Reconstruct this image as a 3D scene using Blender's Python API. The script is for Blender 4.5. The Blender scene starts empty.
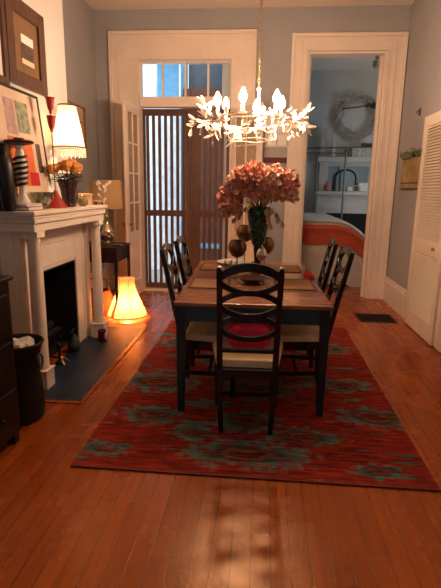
import bpy, bmesh, math, random
from mathutils import Vector, Matrix, noise
PI = math.pi
random.seed(7)
sc = bpy.context.scene
C = bpy.data.collections.new('scene'); sc.collection.children.link(C)
V = Vector

# ------------------------------------------------------------------ materials
def nt(name):
    m = bpy.data.materials.new(name); m.use_nodes = True
    t = m.node_tree; b = t.nodes['Principled BSDF']
    return m, t, b
def mat(name, col, rough=.5, metal=0, var=0, scale=8, bump=0, bscale=40, spec=.5, emit=None, es=0, stretch=(1,1,1), trans=0, ior=1.45, coat=0):
    m, t, b = nt(name); N = t.nodes; L = t.links
    b.inputs['Base Color'].default_value = (*col, 1)
    b.inputs['Roughness'].default_value = rough
    b.inputs['Metallic'].default_value = metal
    b.inputs['Specular IOR Level'].default_value = spec
    b.inputs['Transmission Weight'].default_value = trans
    b.inputs['IOR'].default_value = ior
    b.inputs['Coat Weight'].default_value = coat
    if emit:
        b.inputs['Emission Color'].default_value = (*emit, 1); b.inputs['Emission Strength'].default_value = es
    tc = N.new('ShaderNodeTexCoord'); mp = N.new('ShaderNodeMapping'); mp.inputs['Scale'].default_value = stretch
    L.new(tc.outputs['Object'], mp.inputs['Vector'])
    if var:
        n = N.new('ShaderNodeTexNoise'); n.inputs['Scale'].default_value = scale; n.inputs['Detail'].default_value = 5
        L.new(mp.outputs[0], n.inputs['Vector'])
        r = N.new('ShaderNodeValToRGB')
        r.color_ramp.elements[0].position = .3; r.color_ramp.elements[1].position = .7
        r.color_ramp.elements[0].color = (*[max(0, c*(1-var)) for c in col], 1)
        r.color_ramp.elements[1].color = (*[min(1, c*(1+var)) for c in col], 1)
        L.new(n.outputs['Fac'], r.inputs['Fac']); L.new(r.outputs[0], b.inputs['Base Color'])
    if bump:
        n2 = N.new('ShaderNodeTexNoise'); n2.inputs['Scale'].default_value = bscale; n2.inputs['Detail'].default_value = 4
        L.new(mp.outputs[0], n2.inputs['Vector'])
        bp = N.new('ShaderNodeBump'); bp.inputs['Strength'].default_value = bump; bp.inputs['Distance'].default_value = .01
        L.new(n2.outputs['Fac'], bp.inputs['Height']); L.new(bp.outputs[0], b.inputs['Normal'])
    return m
def emis(name, col, s):
    m = bpy.data.materials.new(name); m.use_nodes = True; t = m.node_tree; t.nodes.clear()
    e = t.nodes.new('ShaderNodeEmission'); o = t.nodes.new('ShaderNodeOutputMaterial')
    e.inputs[0].default_value = (*col, 1); e.inputs[1].default_value = s; t.links.new(e.outputs[0], o.inputs[0]); return m
def glass(name, tint=(1,1,1), gl=.15, rough=.02):
    m = bpy.data.materials.new(name); m.use_nodes = True; t = m.node_tree; t.nodes.clear()
    o = t.nodes.new('ShaderNodeOutputMaterial'); mx = t.nodes.new('ShaderNodeMixShader')
    tr = t.nodes.new('ShaderNodeBsdfTransparent'); g = t.nodes.new('ShaderNodeBsdfGlossy')
    f = t.nodes.new('ShaderNodeLayerWeight'); f.inputs[0].default_value = gl
    tr.inputs[0].default_value = (*tint, 1); g.inputs['Roughness'].default_value = rough
    t.links.new(f.outputs['Facing'] if gl > .3 else f.outputs['Fresnel'], mx.inputs[0]); t.links.new(tr.outputs[0], mx.inputs[1]); t.links.new(g.outputs[0], mx.inputs[2])
    t.links.new(mx.outputs[0], o.inputs[0]); return m
def shade_mat(name, col, tr=.6):
    m = bpy.data.materials.new(name); m.use_nodes = True; t = m.node_tree; t.nodes.clear()
    o = t.nodes.new('ShaderNodeOutputMaterial'); mx = t.nodes.new('ShaderNodeMixShader'); mx.inputs[0].default_value = tr
    d = t.nodes.new('ShaderNodeBsdfDiffuse'); s = t.nodes.new('ShaderNodeBsdfTranslucent')
    n = t.nodes.new('ShaderNodeTexNoise'); n.inputs['Scale'].default_value = 60
    bp = t.nodes.new('ShaderNodeBump'); bp.inputs['Strength'].default_value = .15
    t.links.new(n.outputs['Fac'], bp.inputs['Height']); t.links.new(bp.outputs[0], d.inputs['Normal'])
    d.inputs[0].default_value = (*col, 1); s.inputs[0].default_value = (*col, 1)
    t.links.new(d.outputs[0], mx.inputs[1]); t.links.new(s.outputs[0], mx.inputs[2]); t.links.new(mx.outputs[0], o.inputs[0]); return m

def floor_mat():
    m, t, b = nt('heart_pine_boards'); N = t.nodes; L = t.links
    tc = N.new('ShaderNodeTexCoord'); mp = N.new('ShaderNodeMapping'); mp.inputs['Rotation'].default_value = (0, 0, PI/2)
    L.new(tc.outputs['Object'], mp.inputs['Vector'])
    br = N.new('ShaderNodeTexBrick'); L.new(mp.outputs[0], br.inputs['Vector'])
    br.inputs['Scale'].default_value = 1; br.inputs['Brick Width'].default_value = 2.3; br.inputs['Row Height'].default_value = .083
    br.inputs['Mortar Size'].default_value = .0022; br.inputs['Mortar Smooth'].default_value = .3
    br.inputs['Color1'].default_value = (.45, .10, .010, 1); br.inputs['Color2'].default_value = (.35, .072, .008, 1)
    br.inputs['Mortar'].default_value = (.10, .028, .006, 1); br.offset = .37
    mp2 = N.new('ShaderNodeMapping'); mp2.inputs['Scale'].default_value = (14, .8, 1); L.new(tc.outputs['Object'], mp2.inputs['Vector'])
    n = N.new('ShaderNodeTexNoise'); n.inputs['Scale'].default_value = 3; n.inputs['Detail'].default_value = 6; L.new(mp2.outputs[0], n.inputs['Vector'])
    r = N.new('ShaderNodeValToRGB'); r.color_ramp.elements[0].position = .3; r.color_ramp.elements[1].position = .75
    r.color_ramp.elements[0].color = (.62, .55, .5, 1); r.color_ramp.elements[1].color = (1.1, 1.05, 1, 1)
    L.new(n.outputs['Fac'], r.inputs['Fac'])
    mx = N.new('ShaderNodeMix'); mx.data_type = 'RGBA'; mx.blend_type = 'MULTIPLY'; mx.inputs['Factor'].default_value = .8
    L.new(br.outputs['Color'], mx.inputs['A']); L.new(r.outputs[0], mx.inputs['B']); L.new(mx.outputs['Result'], b.inputs['Base Color'])
    n3 = N.new('ShaderNodeTexNoise'); n3.inputs['Scale'].default_value = 3.2; n3.inputs['Detail'].default_value = 5; L.new(tc.outputs['Object'], n3.inputs['Vector'])
    mr = N.new('ShaderNodeMapRange'); mr.inputs['To Min'].default_value = .21; mr.inputs['To Max'].default_value = .33; L.new(n3.outputs['Fac'], mr.inputs['Value'])
    L.new(mr.outputs[0], b.inputs['Roughness'])
    n4 = N.new('ShaderNodeTexNoise'); n4.inputs['Scale'].default_value = 55; n4.inputs['Detail'].default_value = 3; L.new(tc.outputs['Object'], n4.inputs['Vector'])
    ad = N.new('ShaderNodeMath'); ad.operation = 'MULTIPLY_ADD'; ad.inputs[1].default_value = -.6
    L.new(br.outputs['Fac'], ad.inputs[0]); L.new(n4.outputs['Fac'], ad.inputs[2])
    bp = N.new('ShaderNodeBump'); bp.inputs['Strength'].default_value = .2; bp.inputs['Distance'].default_value = .004
    L.new(ad.outputs[0], bp.inputs['Height']); L.new(bp.outputs[0], b.inputs['Normal'])
    b.inputs['Specular IOR Level'].default_value = .6; b.inputs['Specular Tint'].default_value = (1, .66, .32, 1)
    return m

MED = [(-.04,2.45,.25,.10,1),(.80,3.0,.17,.10,1),(.69,3.53,.14,.09,1),(-.77,3.42,.22,.13,1),(-.70,2.87,.14,.08,.8),(.29,2.68,.15,.07,.7),
       (-.37,2.66,.11,.06,.8),(-.29,3.98,.2,.1,.8),(-.05,2.85,.15,.09,.8),(.68,2.35,.10,.05,.7),(.32,3.6,.2,.1,.7),(-.72,4.4,.2,.12,.9),(.6,4.4,.2,.12,.9),(-.88,2.42,.10,.05,.6),(0,3.35,.2,.1,.7)]
def rug_mat():
    m, t, b = nt('rug_wool'); N = t.nodes; L = t.links
    tc = N.new('ShaderNodeTexCoord')
    # yarn streaks along X
    mp = N.new('ShaderNodeMapping'); mp.inputs['Scale'].default_value = (5, 42, 1); L.new(tc.outputs['Object'], mp.inputs['Vector'])
    st = N.new('ShaderNodeTexNoise'); st.inputs['Scale'].default_value = 1.2; st.inputs['Detail'].default_value = 4; L.new(mp.outputs[0], st.inputs['Vector'])
    wn = N.new('ShaderNodeTexNoise'); wn.inputs['Scale'].default_value = 5; wn.inputs['Detail'].default_value = 4; L.new(tc.outputs['Object'], wn.inputs['Vector'])
    def mathn(op, a, b_=None, c=None):
        n = N.new('ShaderNodeMath'); n.operation = op
        for i, v in enumerate((a, b_, c)):
            if v is None: continue
            if isinstance(v, (int, float)): n.inputs[i].default_value = v
            else: L.new(v, n.inputs[i])
        return n.outputs[0]
    sx = N.new('ShaderNodeSeparateXYZ'); L.new(tc.outputs['Object'], sx.inputs[0])
    warp = mathn('MULTIPLY_ADD', st.outputs['Fac'], .30, -.15)
    warp2 = mathn('MULTIPLY_ADD', wn.outputs['Fac'], .16, -.08)
    X = mathn('ADD', sx.outputs['X'], warp); Y = mathn('ADD', sx.outputs['Y'], warp2)
    cur = None
    for (cx, cy, rx, ry, s) in MED:
        dx = mathn('DIVIDE', mathn('SUBTRACT', X, cx), rx); dy = mathn('DIVIDE', mathn('SUBTRACT', Y, cy - RUGC[1] if False else cy), ry)
        d = mathn('SQRT', mathn('ADD', mathn('MULTIPLY', dx, dx), mathn('MULTIPLY', dy, dy)))
        cur = d if cur is None else mathn('MINIMUM', cur, d)
    mr = N.new('ShaderNodeMath'); mr.operation = 'MULTIPLY'; mr.inputs[1].default_value = .25; L.new(cur, mr.inputs[0])
    r = N.new('ShaderNodeValToRGB'); cr = r.color_ramp
    # dist/4: 0..1
    stops = [(0, (.26,.05,.03)), (.08, (.10,.02,.02)), (.13, (.30,.13,.06)), (.18, (.09,.03,.03)), (.27, (.08,.25,.22)), (.38, (.17,.29,.24)), (.55, (.36,.045,.02)), (1, (.36,.045,.02))]
    while len(cr.elements) < len(stops): cr.elements.new(.5)
    for e, (p, c) in zip(cr.elements, stops): e.position = p; e.color = (*c, 1)
    L.new(mr.outputs[0], r.inputs['Fac'])
    # field patches: orange / maroon / teal streaks
    mp3 = N.new('ShaderNodeMapping'); mp3.inputs['Scale'].default_value = (1.6, 5.5, 1); L.new(tc.outputs['Object'], mp3.inputs['Vector'])
    fn = N.new('ShaderNodeTexNoise'); fn.inputs['Scale'].default_value = 1.15; fn.inputs['Detail'].default_value = 7; fn.inputs['Roughness'].default_value = .65; L.new(mp3.outputs[0], fn.inputs['Vector'])
    r2 = N.new('ShaderNodeValToRGB'); cr = r2.color_ramp
    stops = [(.0,(.14,.34,.29)),(.36,(.12,.24,.20)),(.40,(.24,.03,.025)),(.50,(.38,.04,.018)),(.58,(.20,.025,.022)),(.64,(.42,.13,.045)),(.70,(.10,.025,.025))]
    while len(cr.elements) < len(stops): cr.elements.new(.5)
    for e, (p, c) in zip(cr.elements, stops): e.position = p; e.color = (*c, 1)
    L.new(fn.outputs['Fac'], r2.inputs['Fac'])
    inv = N.new('ShaderNodeMapRange'); inv.inputs['From Min'].default_value = .22; inv.inputs['From Max'].default_value = .42
    bn = N.new('ShaderNodeTexNoise'); bn.inputs['Scale'].default_value = 16; bn.inputs['Detail'].default_value = 4; L.new(tc.outputs['Object'], bn.inputs['Vector'])
    L.new(mathn('ADD', mr.outputs[0], mathn('MULTIPLY_ADD', bn.outputs['Fac'], .9, -.45)), inv.inputs['Value'])
    mx = N.new('ShaderNodeMix'); mx.data_type = 'RGBA'; L.new(inv.outputs[0], mx.inputs['Factor']); L.new(r.outputs[0], mx.inputs['A']); L.new(r2.outputs[0], mx.inputs['B'])
    # streak breakup
    r3 = N.new('ShaderNodeValToRGB'); r3.color_ramp.elements[0].position = .36; r3.color_ramp.elements[1].position = .62
    r3.color_ramp.elements[0].color = (.38,.34,.36,1); r3.color_ramp.elements[1].color = (1.05,1,1,1); L.new(st.outputs['Fac'], r3.inputs['Fac'])
    mx2 = N.new('ShaderNodeMix'); mx2.data_type = 'RGBA'; mx2.blend_type = 'MULTIPLY'; mx2.inputs['Factor'].default_value = .85
    L.new(mx.outputs['Result'], mx2.inputs['A']); L.new(r3.outputs[0], mx2.inputs['B']); L.new(mx2.outputs['Result'], b.inputs['Base Color'])
    b.inputs['Roughness'].default_value = .95; b.inputs['Specular IOR Level'].default_value = .1
    bp = N.new('ShaderNodeBump'); bp.inputs['Strength'].default_value = .4; bp.inputs['Distance'].default_value = .004
    L.new(st.outputs['Fac'], bp.inputs['Height']); L.new(bp.outputs[0], b.inputs['Normal'])
    return m
RUGC = (0, 0)

M = {}
M['floor'] = floor_mat(); M['rug'] = rug_mat()
M['wall'] = mat('blue_grey_plaster', (.35, .355, .36), .75, var=.05, scale=2, bump=.08, bscale=25)
M['breast'] = mat('cream_plaster', (.55, .53, .49), .7, var=.05, scale=2, bump=.08, bscale=25)
M['bedwall'] = mat('pale_blue_plaster', (.50, .51, .49), .8, var=.06, scale=2, bump=.05)
M['ceiling'] = mat('ceiling_paint', (.74, .66, .56), .85, var=.04, scale=1.5, bump=.05)
M['trim'] = mat('cream_gloss_paint', (.78, .68, .57), .38, var=.05, scale=4, bump=.05, bscale=18)
M['mantel'] = mat('mantel_white_paint', (.80, .71, .60), .35, var=.05, scale=5, bump=.05, bscale=20)
M['slate'] = mat('blue_slate', (.014, .028, .055), .45, var=.35, scale=5, bump=.3, bscale=14)
M['soot'] = mat('soot_black', (.008, .007, .007), .9, bump=.5, bscale=20)
M['iron'] = mat('cast_iron', (.03, .028, .027), .45, metal=.6, bump=.2)
M['blackwood'] = mat('black_lacquer_wood', (.010, .012, .013), .24, var=.3, scale=6, coat=.2)
M['tealwood'] = mat('dark_teal_painted_wood', (.010, .022, .030), .35, var=.35, scale=5, bump=.1)
M['apronteal'] = mat('worn_teal_paint', (.02, .055, .08), .35, var=.3, scale=5, bump=.1)
M['seat'] = mat('cream_upholstery', (.86, .68, .43), .85, var=.08, scale=12, bump=.2, bscale=180)
M['darkwood'] = mat('espresso_wood', (.004, .0025, .002), .42, var=.3, scale=6, stretch=(1,8,1))
M['brownwood'] = mat('walnut_frame_wood', (.075, .035, .018), .4, var=.35, scale=8, stretch=(1,6,1))
M['gold'] = mat('aged_gold', (.35, .20, .07), .4, metal=.6, var=.2)
M['mat'] = mat('picture_mat', (.55, .42, .28), .85, var=.1)
M['goldmat'] = mat('bronze_mat', (.16, .085, .035), .6, var=.15)
M['paper'] = mat('white_paper', (.72, .68, .62), .85, var=.05)
M['poster'] = mat('poster_paper', (.62, .50, .37), .7, var=.05)
M['red'] = mat('red_enamel', (.36, .03, .022), .35)
M['redcloth'] = mat('red_cloth', (.50, .02, .02), .9, var=.2, bump=.2)
M['pink'] = mat('magenta_velvet', (.50, .008, .055), .8, var=.25, bump=.2, bscale=60)
M['white'] = mat('white_ceramic', (.78, .75, .70), .3)
M['black'] = mat('black_satin', (.012, .011, .010), .35)
M['orange'] = mat('orange_print', (.62, .14, .03), .7, var=.1)
M['greenprint'] = mat('green_print', (.22, .26, .17), .7, var=.5, scale=20)
M['purpleprint'] = mat('mauve_print', (.42, .30, .28), .7, var=.3, scale=14)
M['brownprint'] = mat('dark_photo', (.07, .045, .035), .5, var=.5, scale=30)
M['glassw'] = glass('window_glass', (.97,.98,.98), .12)
M['curtained'] = mat('tan_curtained_glass', (.42,.31,.21), .12, var=.1)
M['crystal'] = glass('crystal_glass', (.93,.93,.92), .5, .03)
M['greenglass'] = glass('grey_green_cut_glass', (.55,.60,.50), .55, .08)
M['amber'] = mat('amber_brown_glass', (.19, .10, .05), .14, metal=.5, var=.3)
M['mercury'] = mat('mercury_glass', (.62, .52, .36), .14, metal=.9, var=.35, scale=25)
M['chrome'] = mat('polished_silver', (.75, .72, .68), .12, metal=1)
M['brass'] = mat('brass', (.55, .35, .12), .3, metal=1)
M['leafwhite'] = mat('white_enamel_leaf', (.85, .78, .68), .35)
M['wirewhite'] = mat('antique_white_metal', (.62, .52, .42), .35, metal=.3)
M['bulb'] = emis('lit_bulb', (1, .62, .40), 340)
M['bulb2'] = emis('lit_lamp_bulb', (1, .66, .42), 170)
M['bulbdim'] = emis('dim_lamp_bulb', (1, .6, .3), 14)
M['bulb3'] = emis('lit_floor_bulb', (1, .50, .19), 420)
M['shade'] = shade_mat('cream_silk_shade', (.85, .72, .52), .6)
M['shadeo'] = shade_mat('amber_cloth_shade', (.88, .52, .26), .5)
M['drum'] = shade_mat('gold_linen_shade', (.50, .34, .17), .3)
M['drumleaf'] = mat('lamplit_leaf', (.95, .85, .65), .35, emit=(1,.8,.5), es=0)  # pale colour meant for leaf-shaped lamplight on the drum shade
M['hydr'] = mat('dried_coral_petal', (.60, .30, .22), .8, var=.3, scale=9)
M['hydr2'] = mat('faded_peach_petal', (.64, .42, .32), .8, var=.3, scale=9)
M['hydr3'] = mat('pale_petal', (.60, .40, .26), .8, var=.25, scale=9)
M['rose'] = mat('orange_rose_petal', (.82, .36, .10), .7, var=.3, scale=30)
M['stem'] = mat('dark_green_stem', (.05, .06, .025), .7)
M['leafg'] = mat('dull_green_leaf', (.12, .15, .06), .7, var=.3)
M['beige'] = mat('beige_box_paper', (.52, .34, .20), .7, var=.15)
M['gate'] = mat('brown_painted_wood', (.10, .05, .032), .5, var=.25, scale=5, stretch=(6,6,1))
M['outbrown'] = mat('reddish_brown_boards', (.19, .08, .05), .6, var=.3, scale=4, stretch=(6,1,1))
M['stucco'] = mat('white_stucco', (.80, .84, .86), .9, var=.12, scale=9, bump=.8, bscale=22)
M['outblue'] = mat('blue_painted_boards', (.13, .30, .46), .7, var=.1)
M['outgrey'] = mat('slate_grey_boards', (.10, .12, .15), .7, var=.1)
M['paving'] = mat('outdoor_paving', (.38, .36, .33), .9, var=.2)
M['louver'] = mat('bifold_paint', (.80, .70, .56), .42, var=.04, scale=4)
M['ventm'] = mat('floor_register_metal', (.022, .012, .008), .5, metal=.3)
M['yellow'] = mat('ochre_canvas', (.36, .25, .10), .8, var=.3, scale=6)
M['blanket'] = mat('grey_white_coverlet', (.52, .52, .50), .9, var=.08, bump=.4, bscale=12)
M['orangeblanket'] = mat('orange_red_blanket', (.46, .075, .03), .9, var=.12, bump=.4, bscale=12)
M['skirt'] = mat('cream_bed_skirt', (.52, .46, .38), .9, var=.08, bump=.3)
M['wreathm'] = mat('bleached_twig', (.40, .38, .34), .85, var=.3, scale=20)
M['mirror'] = mat('mirror_glass', (.55, .62, .62), .06, metal=1)
M['bedmetal'] = mat('grey_iron_rail', (.10, .09, .08), .4, metal=.5)
M['bedmantel'] = mat('white_cabinet_paint', (.48, .47, .43), .5, var=.04)
M['pinkglass'] = mat('pink_vase_glaze', (.45, .12, .12), .3)
M['vent_hook'] = mat('bronze_hook', (.10, .05, .03), .5, metal=.5)
M['wicker'] = mat('black_wicker', (.005, .004, .0035), .55, bump=.8, bscale=70)
def mosaic():
    m, t, b = nt('green_mosaic_glass'); N = t.nodes; L = t.links
    tc = N.new('ShaderNodeTexCoord'); v = N.new('ShaderNodeTexVoronoi'); v.inputs['Scale'].default_value = 55; L.new(tc.outputs['Object'], v.inputs['Vector'])
    r = N.new('ShaderNodeValToRGB'); cr = r.color_ramp
    st = [(.0,(.004,.012,.010)),(.5,(.008,.035,.028)),(.8,(.015,.085,.06)),(.95,(.05,.17,.12))]
    while len(cr.elements) < len(st): cr.elements.new(.5)
    for e,(p,c) in zip(cr.elements, st): e.position = p; e.color = (*c,1)
    L.new(v.outputs['Color'], r.inputs['Fac']); L.new(r.outputs[0], b.inputs['Base Color'])
    b.inputs['Roughness'].default_value = .18
    bp = N.new('ShaderNodeBump'); bp.inputs['Strength'].default_value = .6; bp.inputs['Distance'].default_value = .003
    L.new(v.outputs['Distance'], bp.inputs['Height']); L.new(bp.outputs[0], b.inputs['Normal']); return m
M['mosaic'] = mosaic()
M['purpleglass'] = mat('dark_plum_glass', (.05,.03,.035), .12, var=.7, scale=30, bump=.5, bscale=60)
def tabletop_mat():
    m, t, b = nt('table_walnut_planks'); N = t.nodes; L = t.links
    tc = N.new('ShaderNodeTexCoord'); mp = N.new('ShaderNodeMapping'); mp.inputs['Scale'].default_value = (3, 30, 1); L.new(tc.outputs['Object'], mp.inputs['Vector'])
    n = N.new('ShaderNodeTexNoise'); n.inputs['Scale'].default_value = 1.3; n.inputs['Detail'].default_value = 6; L.new(mp.outputs[0], n.inputs['Vector'])
    r = N.new('ShaderNodeValToRGB'); r.color_ramp.elements[0].position = .3; r.color_ramp.elements[1].position = .75
    r.color_ramp.elements[0].color = (.20,.07,.03,1); r.color_ramp.elements[1].color = (.42,.18,.08,1)
    L.new(n.outputs['Fac'], r.inputs['Fac']); L.new(r.outputs[0], b.inputs['Base Color'])
    b.inputs['Roughness'].default_value = .22; b.inputs['Coat Weight'].default_value = .25; return m
M['tabletop'] = tabletop_mat()
M['seam'] = mat('dark_inlay', (.03,.013,.008), .4)
M['placemat'] = mat('golden_straw', (.26, .125, .045), .75, var=.25, scale=14, stretch=(1,9,1), bump=.3, bscale=90)
M['placeborder'] = mat('dark_brown_border', (.06, .028, .014), .7)

# ------------------------------------------------------------------ mesh builder
class MB:
    def __init__(s): s.b = bmesh.new(); s.mats = []; s.mi = 0
    def use(s, m):
        if m not in s.mats: s.mats.append(m)
        s.mi = s.mats.index(m); return s
    def _tagf(s, n0):
        s.b.faces.ensure_lookup_table()
        for f in s.b.faces[n0:]: f.material_index = s.mi
    def box(s, x0, x1, y0, y1, z0, z1, mtx=None):
        n0 = len(s.b.faces)
        vs = [V((x, y, z)) for x in (x0, x1) for y in (y0, y1) for z in (z0, z1)]
        if mtx: vs = [mtx @ v for v in vs]
        v = [s.b.verts.new(p) for p in vs]
        for f in ((0,1,3,2),(4,6,7,5),(0,4,5,1),(2,3,7,6),(0,2,6,4),(1,5,7,3)): s.b.faces.new([v[i] for i in f])
        s._tagf(n0); return s
    def tube(s, pts, r, n=8, close=False, flat=1, up=None):
        n0 = len(s.b.faces)
        pts = [V(p) for p in pts]; rings = []; N_ = len(pts)
        prev = None
        for i, p in enumerate(pts):
            if close: d = pts[(i+1) % N_] - pts[i-1]
            else: d = pts[min(i+1, N_-1)] - pts[max(i-1, 0)]
            d.normalize() if d.length > 1e-9 else None
            if up: a = d.cross(V(up))
            elif prev is None: a = d.cross(V((0,0,1)) if abs(d.z) < .9 else V((1,0,0)))
            else: a = prev - d*prev.dot(d)
            if a.length < 1e-6: a = d.cross(V((1,0,0)))
            a.normalize(); prev = a; c = d.cross(a)
            rr = r[i] if isinstance(r, (list, tuple)) else r
            rings.append([s.b.verts.new(p + (a*math.cos(2*PI*k/n)*rr*flat + c*math.sin(2*PI*k/n)*rr)) for k in range(n)])
        for i in range(N_ if close else N_-1):
            A = rings[i]; B = rings[(i+1) % N_]
            for k in range(n): s.b.faces.new((A[k], A[(k+1)%n], B[(k+1)%n], B[k]))
        if not close:
            s.b.faces.new(rings[0][::-1]); s.b.faces.new(rings[-1])
        s._tagf(n0); return s
    def bar(s, pts, w, h, up=(0,1,0)):           # rectangular section sweep; w across 'up' x dir, h along up
        n0 = len(s.b.faces); pts = [V(p) for p in pts]; up = V(up); rings = []
        for i, p in enumerate(pts):
            d = (pts[min(i+1, len(pts)-1)] - pts[max(i-1, 0)]).normalized()
            a = d.cross(up).normalized(); u = a.cross(d).normalized()
            ww = w[i] if isinstance(w, (list, tuple)) else w
            rings.append([s.b.verts.new(p + a*sx*ww/2 + u*sy*h/2) for sx, sy in ((-1,-1),(1,-1),(1,1),(-1,1))])
        for A, B in zip(rings, rings[1:]):
            for k in range(4): s.b.faces.new((A[k], A[(k+1)%4], B[(k+1)%4], B[k]))
        s.b.faces.new(rings[0][::-1]); s.b.faces.new(rings[-1]); s._tagf(n0); return s
    def lathe(s, prof, c=(0,0,0), n=24, cap=True, wob=0, flute=0, mtx=None):
        n0 = len(s.b.faces); rings = []
        for (r, z) in prof:
            ring = []
            for k in range(n):
                a = 2*PI*k/n; rr = r*(1 + (flute*math.cos(k*PI) if flute else 0) + wob*math.sin(3*a))
                p = V((c[0]+rr*math.cos(a), c[1]+rr*math.sin(a), c[2]+z))
                if mtx: p = mtx @ p
                ring.append(s.b.verts.new(p))
            rings.append(ring)
        for A, B in zip(rings, rings[1:]):
            for k in range(n): s.b.faces.new((A[k], A[(k+1)%n], B[(k+1)%n], B[k]))
        if cap:
            s.b.faces.new(rings[0][::-1]); s.b.faces.new(rings[-1])
        s._tagf(n0); return s
    def ball(s, c, r, sc_=(1,1,1), u=12, v=8):
        prof = [(max(1e-4, math.sin(PI*i/v))*r, -math.cos(PI*i/v)*r*sc_[2]) for i in range(v+1)]
        n0 = len(s.b.verts); s.lathe(prof, c, u)
        s.b.verts.ensure_lookup_table()
        for vv in s.b.verts[n0:]:
            vv.co.x = c[0] + (vv.co.x-c[0])*sc_[0]; vv.co.y = c[1] + (vv.co.y-c[1])*sc_[1]
        return s
    def poly(s, pts, ext):
        n0 = len(s.b.faces); e = V(ext)
        a = [s.b.verts.new(V(p)) for p in pts]; b_ = [s.b.verts.new(V(p)+e) for p in pts]
        s.b.faces.new(a[::-1]); s.b.faces.new(b_)
        for i in range(len(a)): s.b.faces.new((a[i], a[(i+1)%len(a)], b_[(i+1)%len(a)], b_[i]))
        s._tagf(n0); return s
    def petal(s, o, d, up, L_, W, curl=.3):
        n0 = len(s.b.faces); o = V(o); d = V(d).normalized(); up = V(up); sd = d.cross(up)
        if sd.length < 1e-3: sd = d.cross(V((1,.2,0)))
        sd.normalize(); up = sd.cross(d).normalized()
        P_ = [(0, 0), (.35, .38), (.7, .5), (1, .12)]
        rows = []
        for (t_, w) in P_:
            c = o + d*L_*t_ + up*(curl*L_*t_*t_)
            rows.append([s.b.verts.new(c - sd*W*w + up*W*.12), s.b.verts.new(c - up*W*.06), s.b.verts.new(c + sd*W*w + up*W*.12)])
        for A, B in zip(rows, rows[1:]):
            s.b.faces.new((A[0], A[1], B[1], B[0])); s.b.faces.new((A[1], A[2], B[2], B[1]))
        s._tagf(n0); return s
    def leafsolid(s, o, d, up, L_, W, curl=.3, th=.0012):
        s.petal(o, d, up, L_, W, curl); return s
    def build(s, name, m=None, parent=None, smooth=False, bevel=0, solid=0, wn=False):
        me = bpy.data.meshes.new(name)
        if not s.mats: s.mats = [m]
        bmesh.ops.recalc_face_normals(s.b, faces=s.b.faces) if not solid else None
        if smooth:
            for f in s.b.faces: f.smooth = True
        s.b.to_mesh(me); s.b.free()
        for k in s.mats: me.materials.append(M[k] if isinstance(k, str) else k)
        o = bpy.data.objects.new(name, me); C.objects.link(o)
        if parent: o.parent = parent
        if solid:
            md = o.modifiers.new('s', 'SOLIDIFY'); md.thickness = solid; md.offset = 0
        if bevel:
            md = o.modifiers.new('b', 'BEVEL'); md.width = bevel; md.segments = 2; md.limit_method = 'ANGLE'; md.angle_limit = .7
        if smooth:
            try:
                md = o.modifiers.new('e', 'EDGE_SPLIT'); md.split_angle = math.radians(38)
            except Exception: pass
        return o
def tag(o, label=None, cat=None, group=None, kind=None):
    if label: o['label'] = label
    if cat: o['category'] = cat
    if group: o['group'] = group
    if kind: o['kind'] = kind
    return o
def thing(name, loc, label, cat, group=None, rz=0, rot=None):
    o = bpy.data.objects.new(name, None); C.objects.link(o); o.location = loc
    o.rotation_euler = rot or (0, 0, rz); o.empty_display_size = .1
    return tag(o, label, cat, group)
def struct(name, mb, m, **k):
    p = k.get('parent'); o = mb.build(name, m, **k)
    if not p: o['kind'] = 'structure'
    return o
def dup(root, loc, rz=None, label=None):
    r = root.copy(); C.objects.link(r); r.location = loc
    if rz is not None: r.rotation_euler = (0, 0, rz)
    if label: r['label'] = label
    for ch in list(root.children):
        c = ch.copy(); C.objects.link(c); c.parent = r
        for g in list(ch.children):
            d = g.copy(); C.objects.link(d); d.parent = c
    return r

YB = 6.73; XR = 1.77; XA = -2.33; XC = -1.85; CZ = 3.79; YF = -2.4
# ------------------------------------------------------------------ setting
b = MB(); b.box(XA-.2, XR+.2, YF-.2, YB+.2, -.1, 0); b.box(-.6, 3.4, YB+.2, 10.3, -.1, 0); struct('floor', b, 'floor')
b = MB(); b.box(XA-.2, XR+.2, YF-.2, YB+.2, CZ, CZ+.1); struct('ceiling', b, 'ceiling')
b = MB(); b.box(XA-.2, XA, YF, YB, 0, CZ); struct('wall_left', b, 'wall')
b = MB()   # projecting chimney breast with firebox hole
b.box(XA, XC, 3.35, 3.585, 0, CZ).box(XA, XC, 4.25, 4.52, 0, CZ).box(XA, XC, 3.585, 4.25, .83, CZ)
struct('wall_chimney', b, 'breast')
b = MB().box(XA, XA+.03, 3.585, 4.25, 0, .83).box(XA+.03, -1.75, 3.585, 3.60, 0, .83).box(XA+.03, -1.75, 4.235, 4.25, 0, .83).box(XA+.03, -1.75, 3.60, 4.235, .815, .83).box(XA+.03, XC, 3.60, 4.235, .0, .02)
struct('wall_firebox', b, 'soot')
b = MB(); b.box(XR, XR+.2, YF, YB, 0, CZ); struct('wall_right', b, 'wall')
b = MB()   # wall behind the viewer, with two tall windows
for x0, x1 in ((XA-.2, -1.3), (-.8, XR+.2)): b.box(x0, x1, YF-.2, YF, 0, CZ)
for x0, x1 in ((-1.3, -.8),): b.box(x0, x1, YF-.2, YF, 0, .55).box(x0, x1, YF-.2, YF, 2.95, CZ)
struct('wall_front', b, 'wall')
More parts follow.
